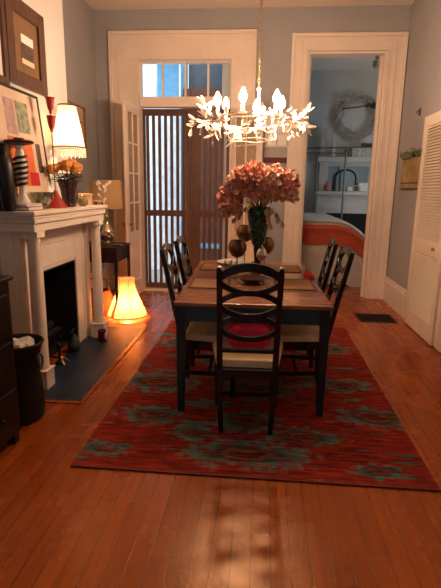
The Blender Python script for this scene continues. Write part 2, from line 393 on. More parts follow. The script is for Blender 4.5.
for n_, (x0, x1) in enumerate(((-1.3, -.8),)):
    w_ = struct('window_%d' % (n_+2), MB().box(x0, x1, YF-.12, YF-.06, .55, .61).box(x0, x1, YF-.12, YF-.06, 2.89, 2.95).box(x0, x0+.05, YF-.12, YF-.06, .61, 2.89).box(x1-.05, x1, YF-.12, YF-.06, .61, 2.89).box(x0+.05, x1-.05, YF-.12, YF-.06, 1.73, 1.79), 'trim')
    MB().box(x0+.05, x1-.05, YF-.092, YF-.088, .61, 1.73).box(x0+.05, x1-.05, YF-.092, YF-.088, 1.79, 2.89).build('pane', 'glassw', w_)
# back wall with two openings
D1 = (-1.74, -.475); D2 = (.512, 1.528); DT1 = 2.58; TR0, TR1 = 2.71, 3.175; DT2 = 3.265
b = MB()
b.box(XA-.2, D1[0], YB, YB+.2, 0, CZ).box(D1[0], D1[1], YB, YB+.2, TR1, CZ).box(D1[1], D2[0], YB, YB+.2, 0, CZ)
b.box(D2[0], D2[1], YB, YB+.2, DT2, CZ).box(D2[1], XR+.2, YB, YB+.2, 0, CZ)
struct('wall_back', b, 'wall')

def casing(name, xo0, xi0, xi1, xo1, zi, zo, y=YB):
    b = MB()
    d = .035
    def vert(a0, a1, inner_right):
        b.box(a0, a1, y-d*.6, y, 0, zi)
        # back band and inner bead
        if inner_right:
            b.box(a0, a0+.045, y-d-.012, y-d*.6, 0, zo).box(a1-.03, a1, y-d, y-d*.6, 0, zi+.03).box(a0+.12, a0+.14, y-d*.6-.01, y-d*.6, 0, zi+.14)
        else:
            b.box(a1-.045, a1, y-d-.012, y-d*.6, 0, zo).box(a0, a0+.03, y-d, y-d*.6, 0, zi+.03).box(a1-.14, a1-.12, y-d*.6-.01, y-d*.6, 0, zi+.14)
    vert(xo0, xi0, True); vert(xi1, xo1, False)
    b.box(xo0, xo1, y-d*.6, y, zi, zo)
    b.box(xo0+.045, xo1-.045, y-d-.012, y-d*.6, zo-.045, zo).box(xi0, xi1, y-d, y-d*.6, zi, zi+.03)
    return struct(name, b, 'trim', bevel=.004)
casing('trim_1', -2.135, D1[0], D1[1], -.157, TR1, 3.525)
casing('trim_2', .303, D2[0], D2[1], 1.758, DT2, 3.475)
# jamb linings
b = MB(); b.box(D1[0]-.0, D1[0]+.01, YB, YB+.2, 0, TR1).box(D1[1]-.01, D1[1], YB, YB+.2, 0, TR1).box(D1[0]+.01, D1[1]-.01, YB, YB+.2, TR1-.01, TR1)
b.box(D1[0]+.01, D1[1]-.01, YB-.02, YB+.12, DT1, TR0); b.box(D1[0]+.01, D1[1]-.01, YB, YB+.2, .0, .02)
struct('trim_3', b, 'trim', bevel=.003)
b = MB(); b.box(D2[0], D2[0]+.03, YB, YB+.2, 0, DT2).box(D2[1]-.03, D2[1], YB, YB+.2, 0, DT2).box(D2[0]+.03, D2[1]-.03, YB, YB+.2, DT2-.03, DT2)
b.box(D2[1]-.07, D2[1]-.03, YB+.08, YB+.13, 0, DT2-.03).box(D2[0]+.03, D2[0]+.06, YB+.08, YB+.13, 0, DT2-.03)
struct('trim_4', b, 'trim', bevel=.003)
# transom
a0, a1, zt = D1[0]+.01, D1[1]-.01, TR1-.01
w = struct('window_1', MB().box(a0, a1, YB+.05, YB+.09, TR0, TR0+.012).box(a0, a1, YB+.05, YB+.09, zt-.015, zt).box(a0, a0+.015, YB+.05, YB+.09, TR0+.012, zt-.015).box(a1-.015, a1, YB+.05, YB+.09, TR0+.012, zt-.015), 'trim')
wd = (a1-a0)/4
for i in range(1, 4):
    x = a0+wd*i; MB().box(x-.013, x+.013, YB+.055, YB+.085, TR0+.012, zt-.015).build('muntin', 'trim', w)
for i in range(4):
    x = a0+wd*i; MB().box(x+.015, x+wd-.015, YB+.068, YB+.071, TR0+.012, zt-.015).build('pane', 'glassw', w)
# baseboards
def baseb(name, x0, x1, y0, y1, ax):
    b = MB(); b.box(x0, x1, y0, y1, 0, .29)
    if ax == 'xr': b.box(x0+.012, x1, y0, y1, .29, .34)
    if ax == 'y': b.box(x0, x1, y0+.012, y1, .29, .34)
    if ax == 'xl': b.box(x0, x1-.012, y0, y1, .29, .34)
    struct(name, b, 'trim', bevel=.004)
baseb('baseboard_right', XR-.03, XR, 5.70, YB, 'xr'); baseb('baseboard_front_right', XR-.03, XR, YF, 2.6, 'xr')
baseb('baseboard_back', -.157, .303, YB-.03, YB, 'y'); baseb('baseboard_alcove', XA, XA+.03, 4.53, YB, 'xl')

# French door leaves (door_1 hinged left, door_2 hinged right), each swung into the room
def leaf(name, hinge, ang, sgn, width=.60, h=2.555):
    r = struct(name, MB().box(0, sgn*.085, -.02, .02, .012, h).box(sgn*(width-.085), sgn*width, -.02, .02, .012, h).box(sgn*.085, sgn*(width-.085), -.02, .02, h-.11, h).box(sgn*.085, sgn*(width-.085), -.02, .02, .012, .24).box(sgn*.085, sgn*(width-.085), -.02, .02, .80, .92), 'trim', bevel=.004)
    r.location = hinge; r.rotation_euler = (0, 0, ang)
    a, c = .085, width-.085
    MB().box(sgn*a, sgn*c, -.008, .008, .24, .80).box(sgn*(a+.06), sgn*(c-.06), -.014, .014, .30, .74).build('lower_panel', 'trim', r)
    MB().box(sgn*((a+c)/2-.011), sgn*((a+c)/2+.011), -.014, .014, .92, h-.11).build('muntin', 'trim', r)
    for i in range(1, 4):
        z = .92 + (h-1.03)*i/4; MB().box(sgn*a, sgn*c, -.013, .013, z-.011, z+.011).build('muntin', 'trim', r)
    MB().box(sgn*a, sgn*c, -.002, .002, .92, h-.11).build('pane', 'curtained', r)
    k = MB().lathe([(.012,0),(.012,.03),(.026,.035),(.028,.055),(.015,.066)], n=16, mtx=Matrix.Translation((sgn*(width-.045), .018, 1.03)) @ Matrix.Rotation(-PI/2, 4, 'X')); k.build('door_handle', 'brass', r, smooth=True)
    k = MB().lathe([(.012,0),(.012,.03),(.026,.035),(.028,.055),(.015,.066)], n=16, mtx=Matrix.Translation((sgn*(width-.045), -.018, 1.03)) @ Matrix.Rotation(PI/2, 4, 'X')); k.build('door_handle', 'brass', r, smooth=True)
    return r
leaf('door_1', (D1[0]+.01, YB-.07, 0), math.radians(-93), 1)
leaf('door_2', (D1[1]+.03, YB-.06, 0), math.radians(43), -1)
bpy.data.objects['door_2'].rotation_euler.z = math.radians(180-48)

# ---------------- security gate of vertical bars in the doorway
GY = YB+.16
g = struct('door_3', MB().box(D1[0]+.012, D1[1]-.012, GY-.02, GY+.03, 2.49, DT1-.002).box(D1[0]+.012, D1[1]-.012, GY-.02, GY+.03, .022, .10)  .box(D1[0]+.012, D1[0]+.040, GY-.02, GY+.03, .10, 2.49).box(D1[1]-.055, D1[1]-.012, GY-.02, GY+.03, .10, 2.49), 'gate')
MB().box(-1.115, -1.045, GY-.03, GY+.02, .10, 2.49).build('meeting_stile', 'gate', g)
MB().box(D1[0]+.041, -1.116, GY-.035, GY-.012, 1.10, 1.185).build('lock_rail', 'gate', g)
MB().box(-1.044, D1[1]-.056, GY-.035, GY-.012, 1.10, 1.185).build('lock_rail', 'gate', g)
for i in range(7): 
    x = -1.668 + i*.086; MB().box(x-.019, x+.022, GY-.01, GY+.012, .10, 2.49).build('slat', 'gate', g)
MB().box(-1.045, -.90, GY-.012, GY+.012, .10, 2.49).build('slat', 'gate', g)
for i in range(5):
    x = -.845 + i*.082; MB().box(x-.021, x+.021, GY-.01, GY+.012, .10, 2.49).build('slat', 'gate', g)

# ---------------- outside: porch, stucco neighbour wall
b = MB().box(-6, -.62, YB+.2, 13, -.12, -.02); struct('ground_porch', b, 'paving')
tag(MB().box(-3.2, -1.95, 8.7, 8.85, -.02, 4.6).box(-1.95, -1.36, 8.7, 8.85, -.02, 2.95).build('stucco_wall', 'stucco'), 'rough white stucco wall of the house across the porch, seen through the gate bars', 'wall')
tag(MB().box(-1.34, -.64, 7.95, 8.03, -.02, .50).box(-1.34, -.64, 7.95, 8.03, .59, 3.05).box(-1.30, -1.22, 7.93, 7.95, -.02, 3.05).build('board_fence', 'outbrown'), 'reddish brown board partition with a narrow gap behind the right gate leaf', 'fence')
po = thing('porch_post', (-1.30, 8.2, -.02), 'slate grey porch post with boarding seen through the third transom pane', 'post')
MB().box(.02, .6, -.02, .03, 3.08, 5.0).build('boarding', 'outgrey', po); MB().box(-.10, 0, -.1, .0, 0, 5.0).build('post', 'outblue', po)
bb = thing('neighbour_house', (-1.95, 11.0, -.02), 'pale house with a small white window under a blue beam, seen through the transom', 'house')
MB().box(-1.2, 1.4, 0, .3, 0, 5.4).build('wall', 'outblue', bb)
MB().box(-1.2, 1.4, -.35, 0, 4.35, 4.62).build('beam', M['outblue'], bb)
wf = MB().box(.02, .06, -.05, 0, 3.5, 4.3).box(.46, .50, -.05, 0, 3.5, 4.3).box(.06, .46, -.05, 0, 4.26, 4.3).box(.06, .46, -.05, 0, 3.5, 3.54).box(.24, .27, -.05, 0, 3.54, 4.26).box(.06, .46, -.05, 0, 3.88, 3.91).build('window_frame', 'white', bb)
MB().box(.06, .46, -.02, -.01, 3.54, 4.26).build('pane', 'paper', bb)

# ---------------- bedroom beyond right doorway
BB = 10.0
struct('wall_bedroom_back', MB().box(-.8, 3.4, BB, BB+.2, 0, CZ), 'bedwall')
struct('wall_bedroom_left', MB().box(-.62, -.5, YB+.2, BB, 0, CZ), 'bedwall')
b = MB()   # window opening in the right bedroom wall
b.box(3.2, 3.4, YB+.2, 7.8, 0, CZ).box(3.2, 3.4, 9.2, BB, 0, CZ).box(3.2, 3.4, 7.8, 9.2, 0, .7).box(3.2, 3.4, 7.8, 9.2, 2.8, CZ); struct('wall_bedroom_right', b, 'bedwall')
struct('ceiling_bedroom', MB().box(-.8, 3.4, YB+.2, BB+.2, CZ, CZ+.1), 'ceiling')
struct('wall_bedroom_front', MB().box(1.97, 3.4, YB+.02, YB+.2, 0, CZ), 'bedwall')

# ------------------------------------------------------------------ camera
cam_d = bpy.data.cameras.new('cam'); cam = bpy.data.objects.new('camera', cam_d); C.objects.link(cam)
P_, YW, RR = math.radians(12.6), math.radians(4.9), .0165
f = V((-math.sin(YW)*math.cos(P_), math.cos(YW)*math.cos(P_), -math.sin(P_)))
r_ = V((math.cos(YW), math.sin(YW), 0)); u_ = r_.cross(f)
r2 = r_*math.cos(RR) + u_*math.sin(RR); u2 = -r_*math.sin(RR) + u_*math.cos(RR)
mt = Matrix((r2, u2, -f)).transposed().to_4x4(); mt.translation = V((0, 0, 1.5))
cam.matrix_world = mt
cam_d.sensor_fit = 'VERTICAL'; cam_d.sensor_height = 36; cam_d.lens = 36*470/588; cam_d.clip_start = .05
sc.camera = cam

# ------------------------------------------------------------------ fireplace mantel
mx = -1.745   # face of the surround
mo = thing('fireplace_mantel', (0, 0, 0), 'white painted fireplace mantel with two round columns and a moulded shelf', 'mantelpiece')
b = MB().box(XC, mx, 3.17, 3.585, 0, 1.19).box(XC, mx, 4.25, 4.56, 0, 1.19).box(XC, mx, 3.585, 4.25, .83, 1.19)
b.box(mx, mx+.008, 3.545, 3.585, 0, .86).box(mx, mx+.008, 4.25, 4.29, 0, .86).box(mx, mx+.008, 3.545, 4.29, .86, .885)
b.box(mx, mx+.006, 3.50, 4.42, 1.035, 1.05).box(mx, mx+.006, 4.42, 4.435, .0, 1.05)
b.box(XC, mx+.05, 3.175, 3.24, 0, 1.19).box(XC, mx+.03, 4.48, 4.555, 0, 1.19)
b.build('surround', 'mantel', mo, bevel=.003)
b = MB().box(XC, -1.565, 3.135, 4.585, 1.185, 1.27).box(XC, -1.55, 3.12, 4.60, 1.245, 1.275); b.build('entablature', 'mantel', mo, bevel=.004)
b = MB().box(XC, -1.535, 3.09, 4.63, 1.30, 1.33).box(XC, -1.55, 3.11, 4.61, 1.275, 1.30); b.build('mantel_shelf', 'mantel', mo, bevel=.006)
for yy in (3.225, 4.50):
    cx_ = -1.625
    c = MB().lathe([(.052, .15),(.056,.17),(.050,.19),(.049,.5),(.046,.8),(.042,1.10),(.05,1.115),(.05,1.13),(.043,1.14)], (cx_, yy, 0), 24).build('column', 'mantel', mo, smooth=True)
    MB().box(cx_-.062, cx_+.062, yy-.062, yy+.062, 1.14, 1.185).tube([(cx_+.03, yy-.066, 1.15), (cx_+.03, yy+.066, 1.15)], .02, 12).tube([(cx_-.03, yy-.066, 1.15), (cx_-.03, yy+.066, 1.15)], .02, 12).build('capital', 'mantel', c, bevel=.003)
    MB().box(cx_-.065, cx_+.065, yy-.065, yy+.065, 0, .14).box(cx_-.073, cx_+.073, yy-.073, yy+.073, .14, .155).build('plinth', 'mantel', c, bevel=.003)
# hearth
b = MB().box(mx+.001, -1.25, 3.0, 4.85, 0, .006); h = struct('trim_5', b, 'slate')
b = MB().box(-1.25, -1.215, 2.965, 4.885, 0, .008).box(-1.9, -1.25, 2.965, 3.0, 0, .008); struct('trim_6', b, 'floor')
# fireplace grate & irons
gr = thing('fireplace_grate', (-1.95, 3.92, .0205), 'black iron log grate standing in the sooty firebox', 'grate')
b = MB()
for i in range(7): b.tube([(-.14, -.21+i*.07, .10), (.10, -.21+i*.07, .10), (.13, -.21+i*.07, .2)], .009, 6)
b.tube([(-.12,-.23,.1),(-.12,.23,.1)], .01, 6).tube([(.08,-.23,.1),(.08,.23,.1)], .01, 6); b.build('bars', 'iron', gr)
for sx, sy in ((-.1,-.2),(-.1,.2),(.08,-.2),(.08,.2)): MB().tube([(sx, sy, 0),(sx, sy, .1)], .01, 6).build('leg', 'iron', gr)
lg = MB()
for i, (z, y, x) in enumerate([(.145,0,-.04),(.145,.02,.05),(.21,-.01,0)]):
    lg = MB().tube([(x, -.2+y, z), (x+.01, 0, z+.01), (x, .2+y, z)], [.035,.038,.033], 9)
    o = lg.build('firewood_log', 'soot', None, smooth=True); o.location = (-1.95, 3.92, .025); tag(o, ['charred log lying at the back of the iron grate','charred log lying at the front of the iron grate','charred log lying on top of the two others on the grate'][i], 'log', 'logs on the fireplace grate')
an = thing('andiron', (-1.70, 3.70, 0), 'small dark andiron with a bright brass foot on the blue hearth beside the near column', 'andiron')
MB().lathe([(.03,.012),(.032,.02),(.012,.04),(.010,.13),(.022,.15),(.022,.17),(.006,.19)], n=14).build('upright', 'iron', an, smooth=True)
MB().tube([(.06,-.05,.012),(.03,-.02,.05),(0,0,.06),(.03,.02,.05),(.06,.05,.012)], .008, 6).build('foot', 'brass', an, smooth=True)
MB().tube([(0,0,.06),(-.16,0,.06),(-.16,0,.01)], .008, 6).build('shank', 'iron', an)
hk = thing('iron_kettle', (-1.80, 4.06, .02), 'dull grey iron kettle standing low at the far end of the firebox', 'kettle')
hk.location = (-1.70, 4.02, .006)
MB().lathe([(.04,0),(.06,.03),(.062,.07),(.045,.11),(.03,.14)], n=18).build('body', mat('grey_iron', (.06,.06,.06), .6), hk, smooth=True)
MB().lathe([(.032,.14),(.02,.155),(.006,.16),(.009,.175),(.004,.18)], n=14).build('lid', 'iron', hk, smooth=True)
MB().tube([(0,-.05+.0,.12),(0,-.05,.19),(0,0,.22),(0,.05,.19),(0,.05,.12)], .005, 6).build('handle', 'iron', hk, smooth=True)
# red candle on the hearth
o = thing('red_candle_jar', (-1.54, 4.33, .006), 'small dark red glass candle jar on the hearth before the far plinth', 'candle')
MB().lathe([(.036,0),(.04,.01),(.04,.115),(.036,.12),(.034,.115),(.034,.02)], n=20).build('jar', mat('dark_red_glass', (.14,.006,.008), .15), o, smooth=True)
MB().box(.034, .042, -.02, .015, .03, .09).build('paper_label', 'paper', o)

# ------------------------------------------------------------------ mantel-top objects
MZ = 1.33
def book(z, w, d, h, cover, label, rz):
    t = thing('book', (-1.70, 3.27, z), label, 'book', 'books under the striped sculpture', rz)
    MB().box(-w/2, w/2, -d/2, d/2, 0, .004).box(-w/2, w/2, -d/2, d/2, h-.004, h).box(-w/2, -w/2+.004, -d/2, d/2, .004, h-.004).build('cover', cover, t)
    MB().box(-w/2+.004, w/2-.006, -d/2+.004, d/2-.004, .004, h-.004).build('pages', 'paper', t); return t
M['darkredcover'] = mat('dark_red_cloth_cover', (.12,.015,.015), .6)
book(MZ, .19, .25, .028, 'darkredcover', 'dark red book lying flat on the mantel, lower of the two', .06)
book(MZ+.028, .17, .23, .018, 'white', 'white book lying on the dark red book under the sculpture', 0)
to = thing('striped_sculpture', (-1.70, 3.27, MZ+.046), 'tall white and black striped torso sculpture with a flat disc top, on two books', 'sculpture')
MB().lathe([(.05,0),(.052,.012),(.042,.03),(.024,.06),(.022,.10),(.030,.13),(.040,.19),(.043,.25),(.038,.30),(.028,.345),(.022,.37),(.03,.38),(.045,.395)], n=24).build('body', 'white', to, smooth=True)
b = MB()
for k in range(6):
    z = .12+k*.036; rr = .034 + .012*math.sin(PI*(k+.5)/7)
    pts = [(math.cos(a)*rr, math.sin(a)*rr, z + (a+PI*.9)*.008) for a in [(-PI*.92)+i*PI*.13 for i in range(11)]]
    b.tube(pts, .0095, 6)
b.build('black_stripes', 'black', to, smooth=True)
MB().lathe([(.03,.395),(.095,.41),(.10,.42),(.095,.428),(.04,.432),(.035,.445),(.01,.448)], n=28).build('disc_top', 'black', to, smooth=True)
# dark vase at left edge
o = thing('dark_bottle_vase', (-1.73, 3.10, MZ), 'tall dark brown wooden vase at the near end of the mantel', 'vase')
MB().lathe([(.05,0),(.06,.02),(.058,.3),(.05,.33),(.03,.36)], n=20).build('body', 'darkwood', o, smooth=True)
MB().lathe([(.03,.36),(.028,.42),(.036,.44),(.030,.44),(.022,.42)], n=18, cap=False).build('neck', 'darkwood', o, smooth=True)
# crystal bowl
o = thing('cut_glass_bowl', (-1.66, 3.50, MZ), 'grey green cut glass bowl between the sculpture and the white vase', 'bowl')
MB().lathe([(.045,0),(.05,.006),(.025,.02),(.055,.05),(.08,.09),(.088,.125),(.082,.125),(.05,.06),(.02,.035)], n=24, cap=False, flute=.035).build('bowl', 'greenglass', o)
MB().lathe([(.046,0),(.05,.006),(.024,.02)], n=24).build('foot', 'greenglass', o)
# white vase
o = thing('white_vase', (-1.77, 3.80, MZ), 'slender matte white vase behind the red candle stand', 'vase')
MB().lathe([(.055,0),(.065,.04),(.055,.13),(.032,.2),(.02,.25),(.026,.27),(.02,.268),(.012,.24)], n=22).build('body', 'white', o, smooth=True)
# red cone stand
o = thing('red_candle_stand', (-1.66, 3.72, MZ), 'tall thin candle stand with red cone base and two red funnels', 'candle stand')
MB().lathe([(.095,0),(.09,.008),(.058,.05),(.035,.09),(.018,.12),(.006,.14)], n=28).build('cone_base', 'red', o, smooth=True)
MB().tube([(0,0,.13),(0,0,.80)], .004, 8).build('rod', 'iron', o)
for z, rr in ((.60, .036), (.735, .04)):
    MB().lathe([(.006,z-.02),(.013,z-.01),(.012,z+.0),(.021,z+.02),(.028,z+.055),(.031,z+.085),(rr,z+.10),(rr-.004,z+.10),(.026,z+.08),(.004,z+.02)], n=22, cap=False).build('funnel', 'red', o, smooth=True)
# bouquet vase
vs = thing('cut_glass_vase', (-1.64, 3.93, MZ), 'dark cut glass vase holding the orange roses on the mantel', 'vase')
MB().lathe([(.045,0),(.055,.01),(.05,.05),(.062,.14),(.085,.225),(.080,.225),(.057,.14),(.045,.05),(.01,.02)], n=24, cap=False, flute=.04).build('body', 'purpleglass', vs)
rs = [(-.05,-.10,.30),(.03,-.08,.31),(.07,-.02,.30),(0,0,.335),(-.06,.03,.32),(.06,.07,.315),(0,.10,.31),(.03,.15,.29),(-.06,-.17,.29),(.02,.05,.345)]
for i, (x, y, z) in enumerate(rs):
    t = thing('rose', (-1.64, 3.93, MZ), 'orange yellow rose in the cut glass vase on the mantel', 'flower', 'roses in the cut glass vase')
    MB().tube([(x*.15, y*.12, .03), (x*.45, y*.4, .2), (x, y, z-.02)], .0035, 5).build('stem', 'stem', t)
    b = MB(); b.ball((x, y, z), .024)
    for k in range(12):
        a = k*2.4; tl = .4+.5*(k/12); d = V((math.cos(a)*tl, math.sin(a)*tl, 1-tl*.6))
        b.petal(V((x, y, z-.01)) + V((math.cos(a), math.sin(a), 0))*.004, d, (-math.cos(a), -math.sin(a), .3), .06, .065, .25)
    b.build('bloom', 'rose', t)
    b = MB()
    for k in range(5): a = i+k*2.1; b.petal((x*.6, y*.6, .2+.015*k), (math.cos(a), math.sin(a), .4), (0,0,1), .08, .045, -.3)
    b.build('leaves', 'leafg', t)
# table lamp on mantel, white shade with beaded fringe
tl = thing('mantel_table_lamp', (-1.71, 4.165, MZ+.001), 'lit table lamp with tapered cream shade and beaded fringe on the mantel', 'lamp')
MB().lathe([(.055,0),(.06,.012),(.03,.03),(.022,.06),(.04,.11),(.045,.16),(.025,.22),(.012,.26),(.010,.42)], n=22).build('base', 'mercury', tl, smooth=True)
MB().lathe([(.135,.50),(.072,.85)], n=32, cap=False).build('lamp_shade', 'shade', tl, smooth=True)
for _r, _z in ((.136, .503), (.073, .848)): MB().tube([(math.cos(a)*_r, math.sin(a)*_r, _z) for a in [2*PI*k/32 for k in range(32)]], .007, 6, close=True).build('shade_trim', 'brownwood', tl)
b = MB()
for k in range(44):
    a = 2*PI*k/44; n_ = 5 if k % 2 else 4
    for j in range(n_): b.ball((math.cos(a)*.135, math.sin(a)*.135, .49-j*.016), .0085, u=6, v=4)
fr = b.build('beaded_fringe', 'leafwhite', tl)
bl = MB().ball((0, 0, .62), .03); bl.build('bulb', 'bulb2', tl, smooth=True)
# little items at far end
o = thing('round_jar', (-1.60, 4.14, MZ), 'small round olive glass jar beside the vase foot on the mantel', 'jar')
o.location = (-1.60, 4.14, MZ)
MB().lathe([(.025,0),(.045,.02),(.048,.05),(.035,.075),(.02,.085)], n=20).build('body', mat('olive_glaze', (.22,.17,.07), .3), o, smooth=True)
MB().lathe([(.021,.085),(.023,.09),(.012,.1),(.004,.105)], n=14).build('lid', 'brass', o, smooth=True)
o = thing('keepsake_box', (-1.68, 4.42, MZ+.0), 'peach beige lidded box on the mantel behind the round jar', 'box', rz=.2)
MB().box(-.055, .055, -.06, .06, 0, .085).build('box_body', 'beige', o, bevel=.004)
MB().box(-.06, .06, -.065, .065, .085, .11).build('lid', 'beige', o, bevel=.006)
o = thing('footed_dish', (-1.60, 4.54, MZ), 'small flat dish on dark feet at the far end of the mantel', 'dish')
MB().lathe([(.02,.028),(.055,.03),(.062,.042),(.058,.042),(.02,.034)], n=24).build('plate', 'beige', o, smooth=True)
for k in range(3): a = k*2.1+.3; MB().tube([(math.cos(a)*.035, math.sin(a)*.035, .03), (math.cos(a)*.045, math.sin(a)*.045, 0)], .007, 6).build('foot', 'black', o)

# ------------------------------------------------------------------ pictures on the breast
def frame_x(name, label, y0, y1, z0, z1, x, bw, fm, parts, th=.03, tilt=0, cat='picture'):
    """picture on a wall facing +X; parts = list of (name, mat, y0,y1,z0,z1,depth)"""
    t = thing(name, (x, (y0+y1)/2, z0), label, cat, rot=(0, tilt, 0)); h = z1-z0; w = (y1-y0)/2
    MB().box(0, th, -w, -w+bw, 0, h).box(0, th, w-bw, w, 0, h).box(0, th, -w+bw, w-bw, 0, bw).box(0, th, -w+bw, w-bw, h-bw, h).build('frame', fm, t, bevel=.004)
    for (n, m_, a0, a1, c0, c1, d) in parts:
        MB().box(.002, d, a0-(y0+y1)/2, a1-(y0+y1)/2, c0-z0, c1-z0).build(n, m_, t)
    return t
frame_x('framed_photograph', 'large brown wooden frame with a bronze mat and small photograph, hung high over the mantel', 3.45, 4.05, 2.225, 2.83, XC+.001, .105, 'brownwood',
        [('mat', 'goldmat', 3.555, 3.945, 2.33, 2.725, .012), ('photograph', 'brownprint', 3.67, 3.86, 2.42, 2.61, .014), ('photo_sky', 'paper', 3.67, 3.86, 2.545, 2.605, .016), ('photo_ground', 'poster', 3.67, 3.86, 2.40, 2.435, .016)])
frame_x('framed_print', 'dark framed pale picture cut off by the left edge of the photo', 2.85, 3.44, 2.19, 2.83, XC+.001, .05, 'brownwood',
        [('print', 'paper', 2.9, 3.39, 2.24, 2.78, .010)])
pp = frame_x('framed_poster', 'large thin framed poster with an orange block and figure, leaning on the mantel', 3.03, 3.82, MZ, 2.19, XC+.115, .02, 'darkwood',
        [('poster_sheet', 'poster', 3.05, 3.80, MZ+.02, 2.17, .010), ('orange_block', 'orange', 3.26, 3.60, 1.50, 1.84, .0115), ('red_patch', 'redcloth', 3.50, 3.64, 1.50, 1.60, .0122),
         ('floral_figure', 'greenprint', 3.44, 3.62, 1.88, 2.10, .0115), ('mauve_panel', 'purpleprint', 3.28, 3.42, 1.86, 2.10, .0115), ('brown_figure', 'brownprint', 3.66, 3.73, 1.60, 1.82, .0118)], th=.018, tilt=-.10)
# open wall frame in alcove
o = thing('wall_shelf_frame', (XA+.001, 5.9, 1.88), 'thin bronze frame with cross bars hung on the alcove wall behind the mantel lamp', 'picture')
MB().box(0, .03, -.28, -.265, 0, .60).box(0, .03, .265, .28, 0, .60).box(0, .03, -.265, .265, 0, .015).box(0, .03, -.265, .265, .585, .60).build('frame', 'gold', o)
MB().box(.005, .02, -.265, .265, .40, .415).box(.005, .02, -.265, .265, .16, .175).build('cross_bars', 'gold', o)
MB().box(0, .006, -.265, .265, .015, .585).build('backing', 'mat', o)

# ------------------------------------------------------------------ alcove console, lamps
co = thing('console_table', (-1.97, 5.40, 0), 'dark wooden side table with a drawer in the alcove past the mantel', 'table')
MB().box(-.36, .36, -.28, .28, .81, .835).build('tabletop', 'darkwood', co, bevel=.005)
MB().box(-.33, .33, -.25, .25, .66, .81).build('apron', 'darkwood', co)
dr = MB().box(-.25, .25, -.262, -.25, .68, .79).build('drawer', 'darkwood', co, bevel=.003); MB().ball((0,-.272,.735), .013).build('knob', 'brass', dr, smooth=True)
for sx in (-.32, .335):
    for sy in (-.255, .255): MB().bar([(sx, sy, .81), (sx, sy, .3), (sx, sy, 0)], [.035,.03,.022], .03).build('leg', 'darkwood', co)
gl = thing('gold_drum_lamp', (-1.83, 5.46, .836), 'mercury glass lamp with a gold drum shade and pale leaves painted as lamplit cutouts, on the side table', 'lamp')
MB().lathe([(.05,0),(.055,.01),(.03,.025),(.07,.06),(.09,.12),(.075,.18),(.03,.24),(.022,.29),(.03,.31),(.015,.34),(.012,.5)], n=26).build('base', 'mercury', gl, smooth=True)
MB().lathe([(.195,.42),(.18,.74)], n=36, cap=False).build('lamp_shade', 'drum', gl, smooth=True)
MB().ball((0,0,.56), .022).build('bulb', 'bulbdim', gl, smooth=True)
b = MB()
for k, (a, z) in enumerate([(-1.5,.69),(-1.3,.66),(-1.45,.62),(-1.35,.6),(-1.52,.55),(-1.4,.5),(-1.2,.64),(-1.5,.46),(-1.6,.67),(-1.1,.69)]):
    rr = .197 - (z-.42)*.045; p = V((math.cos(a)*rr, math.sin(a)*rr, z)); tg = V((-math.sin(a), math.cos(a), 0)); d = tg*(.6 if k % 2 else -.6)+V((0,0,.8))
    MB().petal(p, d, (math.cos(a), math.sin(a), 0), .06, .034, .05).build('leaf_glint', 'leafwhite', gl)  # white leaves imitate lamplight shining through cutouts in the shade
# small glass dish by lamp
o = thing('small_dish', (-1.66, 5.30, .835), 'small pale dish on the front corner of the alcove side table', 'dish')
MB().lathe([(.03,0),(.055,.012),(.06,.02),(.055,.02),(.025,.006)], n=22).build('dish', 'mercury', o, smooth=True)
fl = thing('floor_bell_lamp', (-1.555, 5.26, 0), 'glowing amber bell shaped fabric lamp standing on the floor by the doorway', 'lamp')
prof = [(.225,.035),(.215,.06),(.175,.16),(.13,.27),(.105,.36),(.095,.43),(.10,.47)]
MB().lathe(prof, n=40, cap=False, flute=.03).build('lamp_shade', 'shadeo', fl, smooth=True)
MB().tube([(math.cos(a)*.226, math.sin(a)*.226, .032) for a in [2*PI*k/40 for k in range(40)]], .008, 6, close=True).build('hem_piping', 'poster', fl)
for k in range(6):
    a = k*PI/3; MB().tube([(math.cos(a)*(p[0]+.004), math.sin(a)*(p[0]+.004), p[1]) for p in prof], .0035, 5).build('rib', 'gold', fl)
MB().lathe([(.08,0),(.085,.01),(.02,.02),(.012,.03),(.012,.11)], n=20).build('base', 'brass', fl, smooth=True)
MB().ball((0,0,.15), .032).build('bulb', 'bulb3', fl, smooth=True)
o = thing('woven_basket', (-1.93, 5.35, 0), 'terracotta woven basket under the side table behind the floor lamp', 'basket')
MB().lathe([(.13,0),(.16,.06),(.165,.22),(.14,.30),(.13,.30),(.15,.2),(.12,.02)], n=26).build('body', mat('terracotta_weave', (.35,.14,.06), .8, bump=.8, bscale=60), o, smooth=True)
MB().tube([(-.14,0,.29),(-.1,0,.42),(0,0,.46),(.1,0,.42),(.14,0,.29)], .01, 6).build('handle', 'brownwood', o, smooth=True)

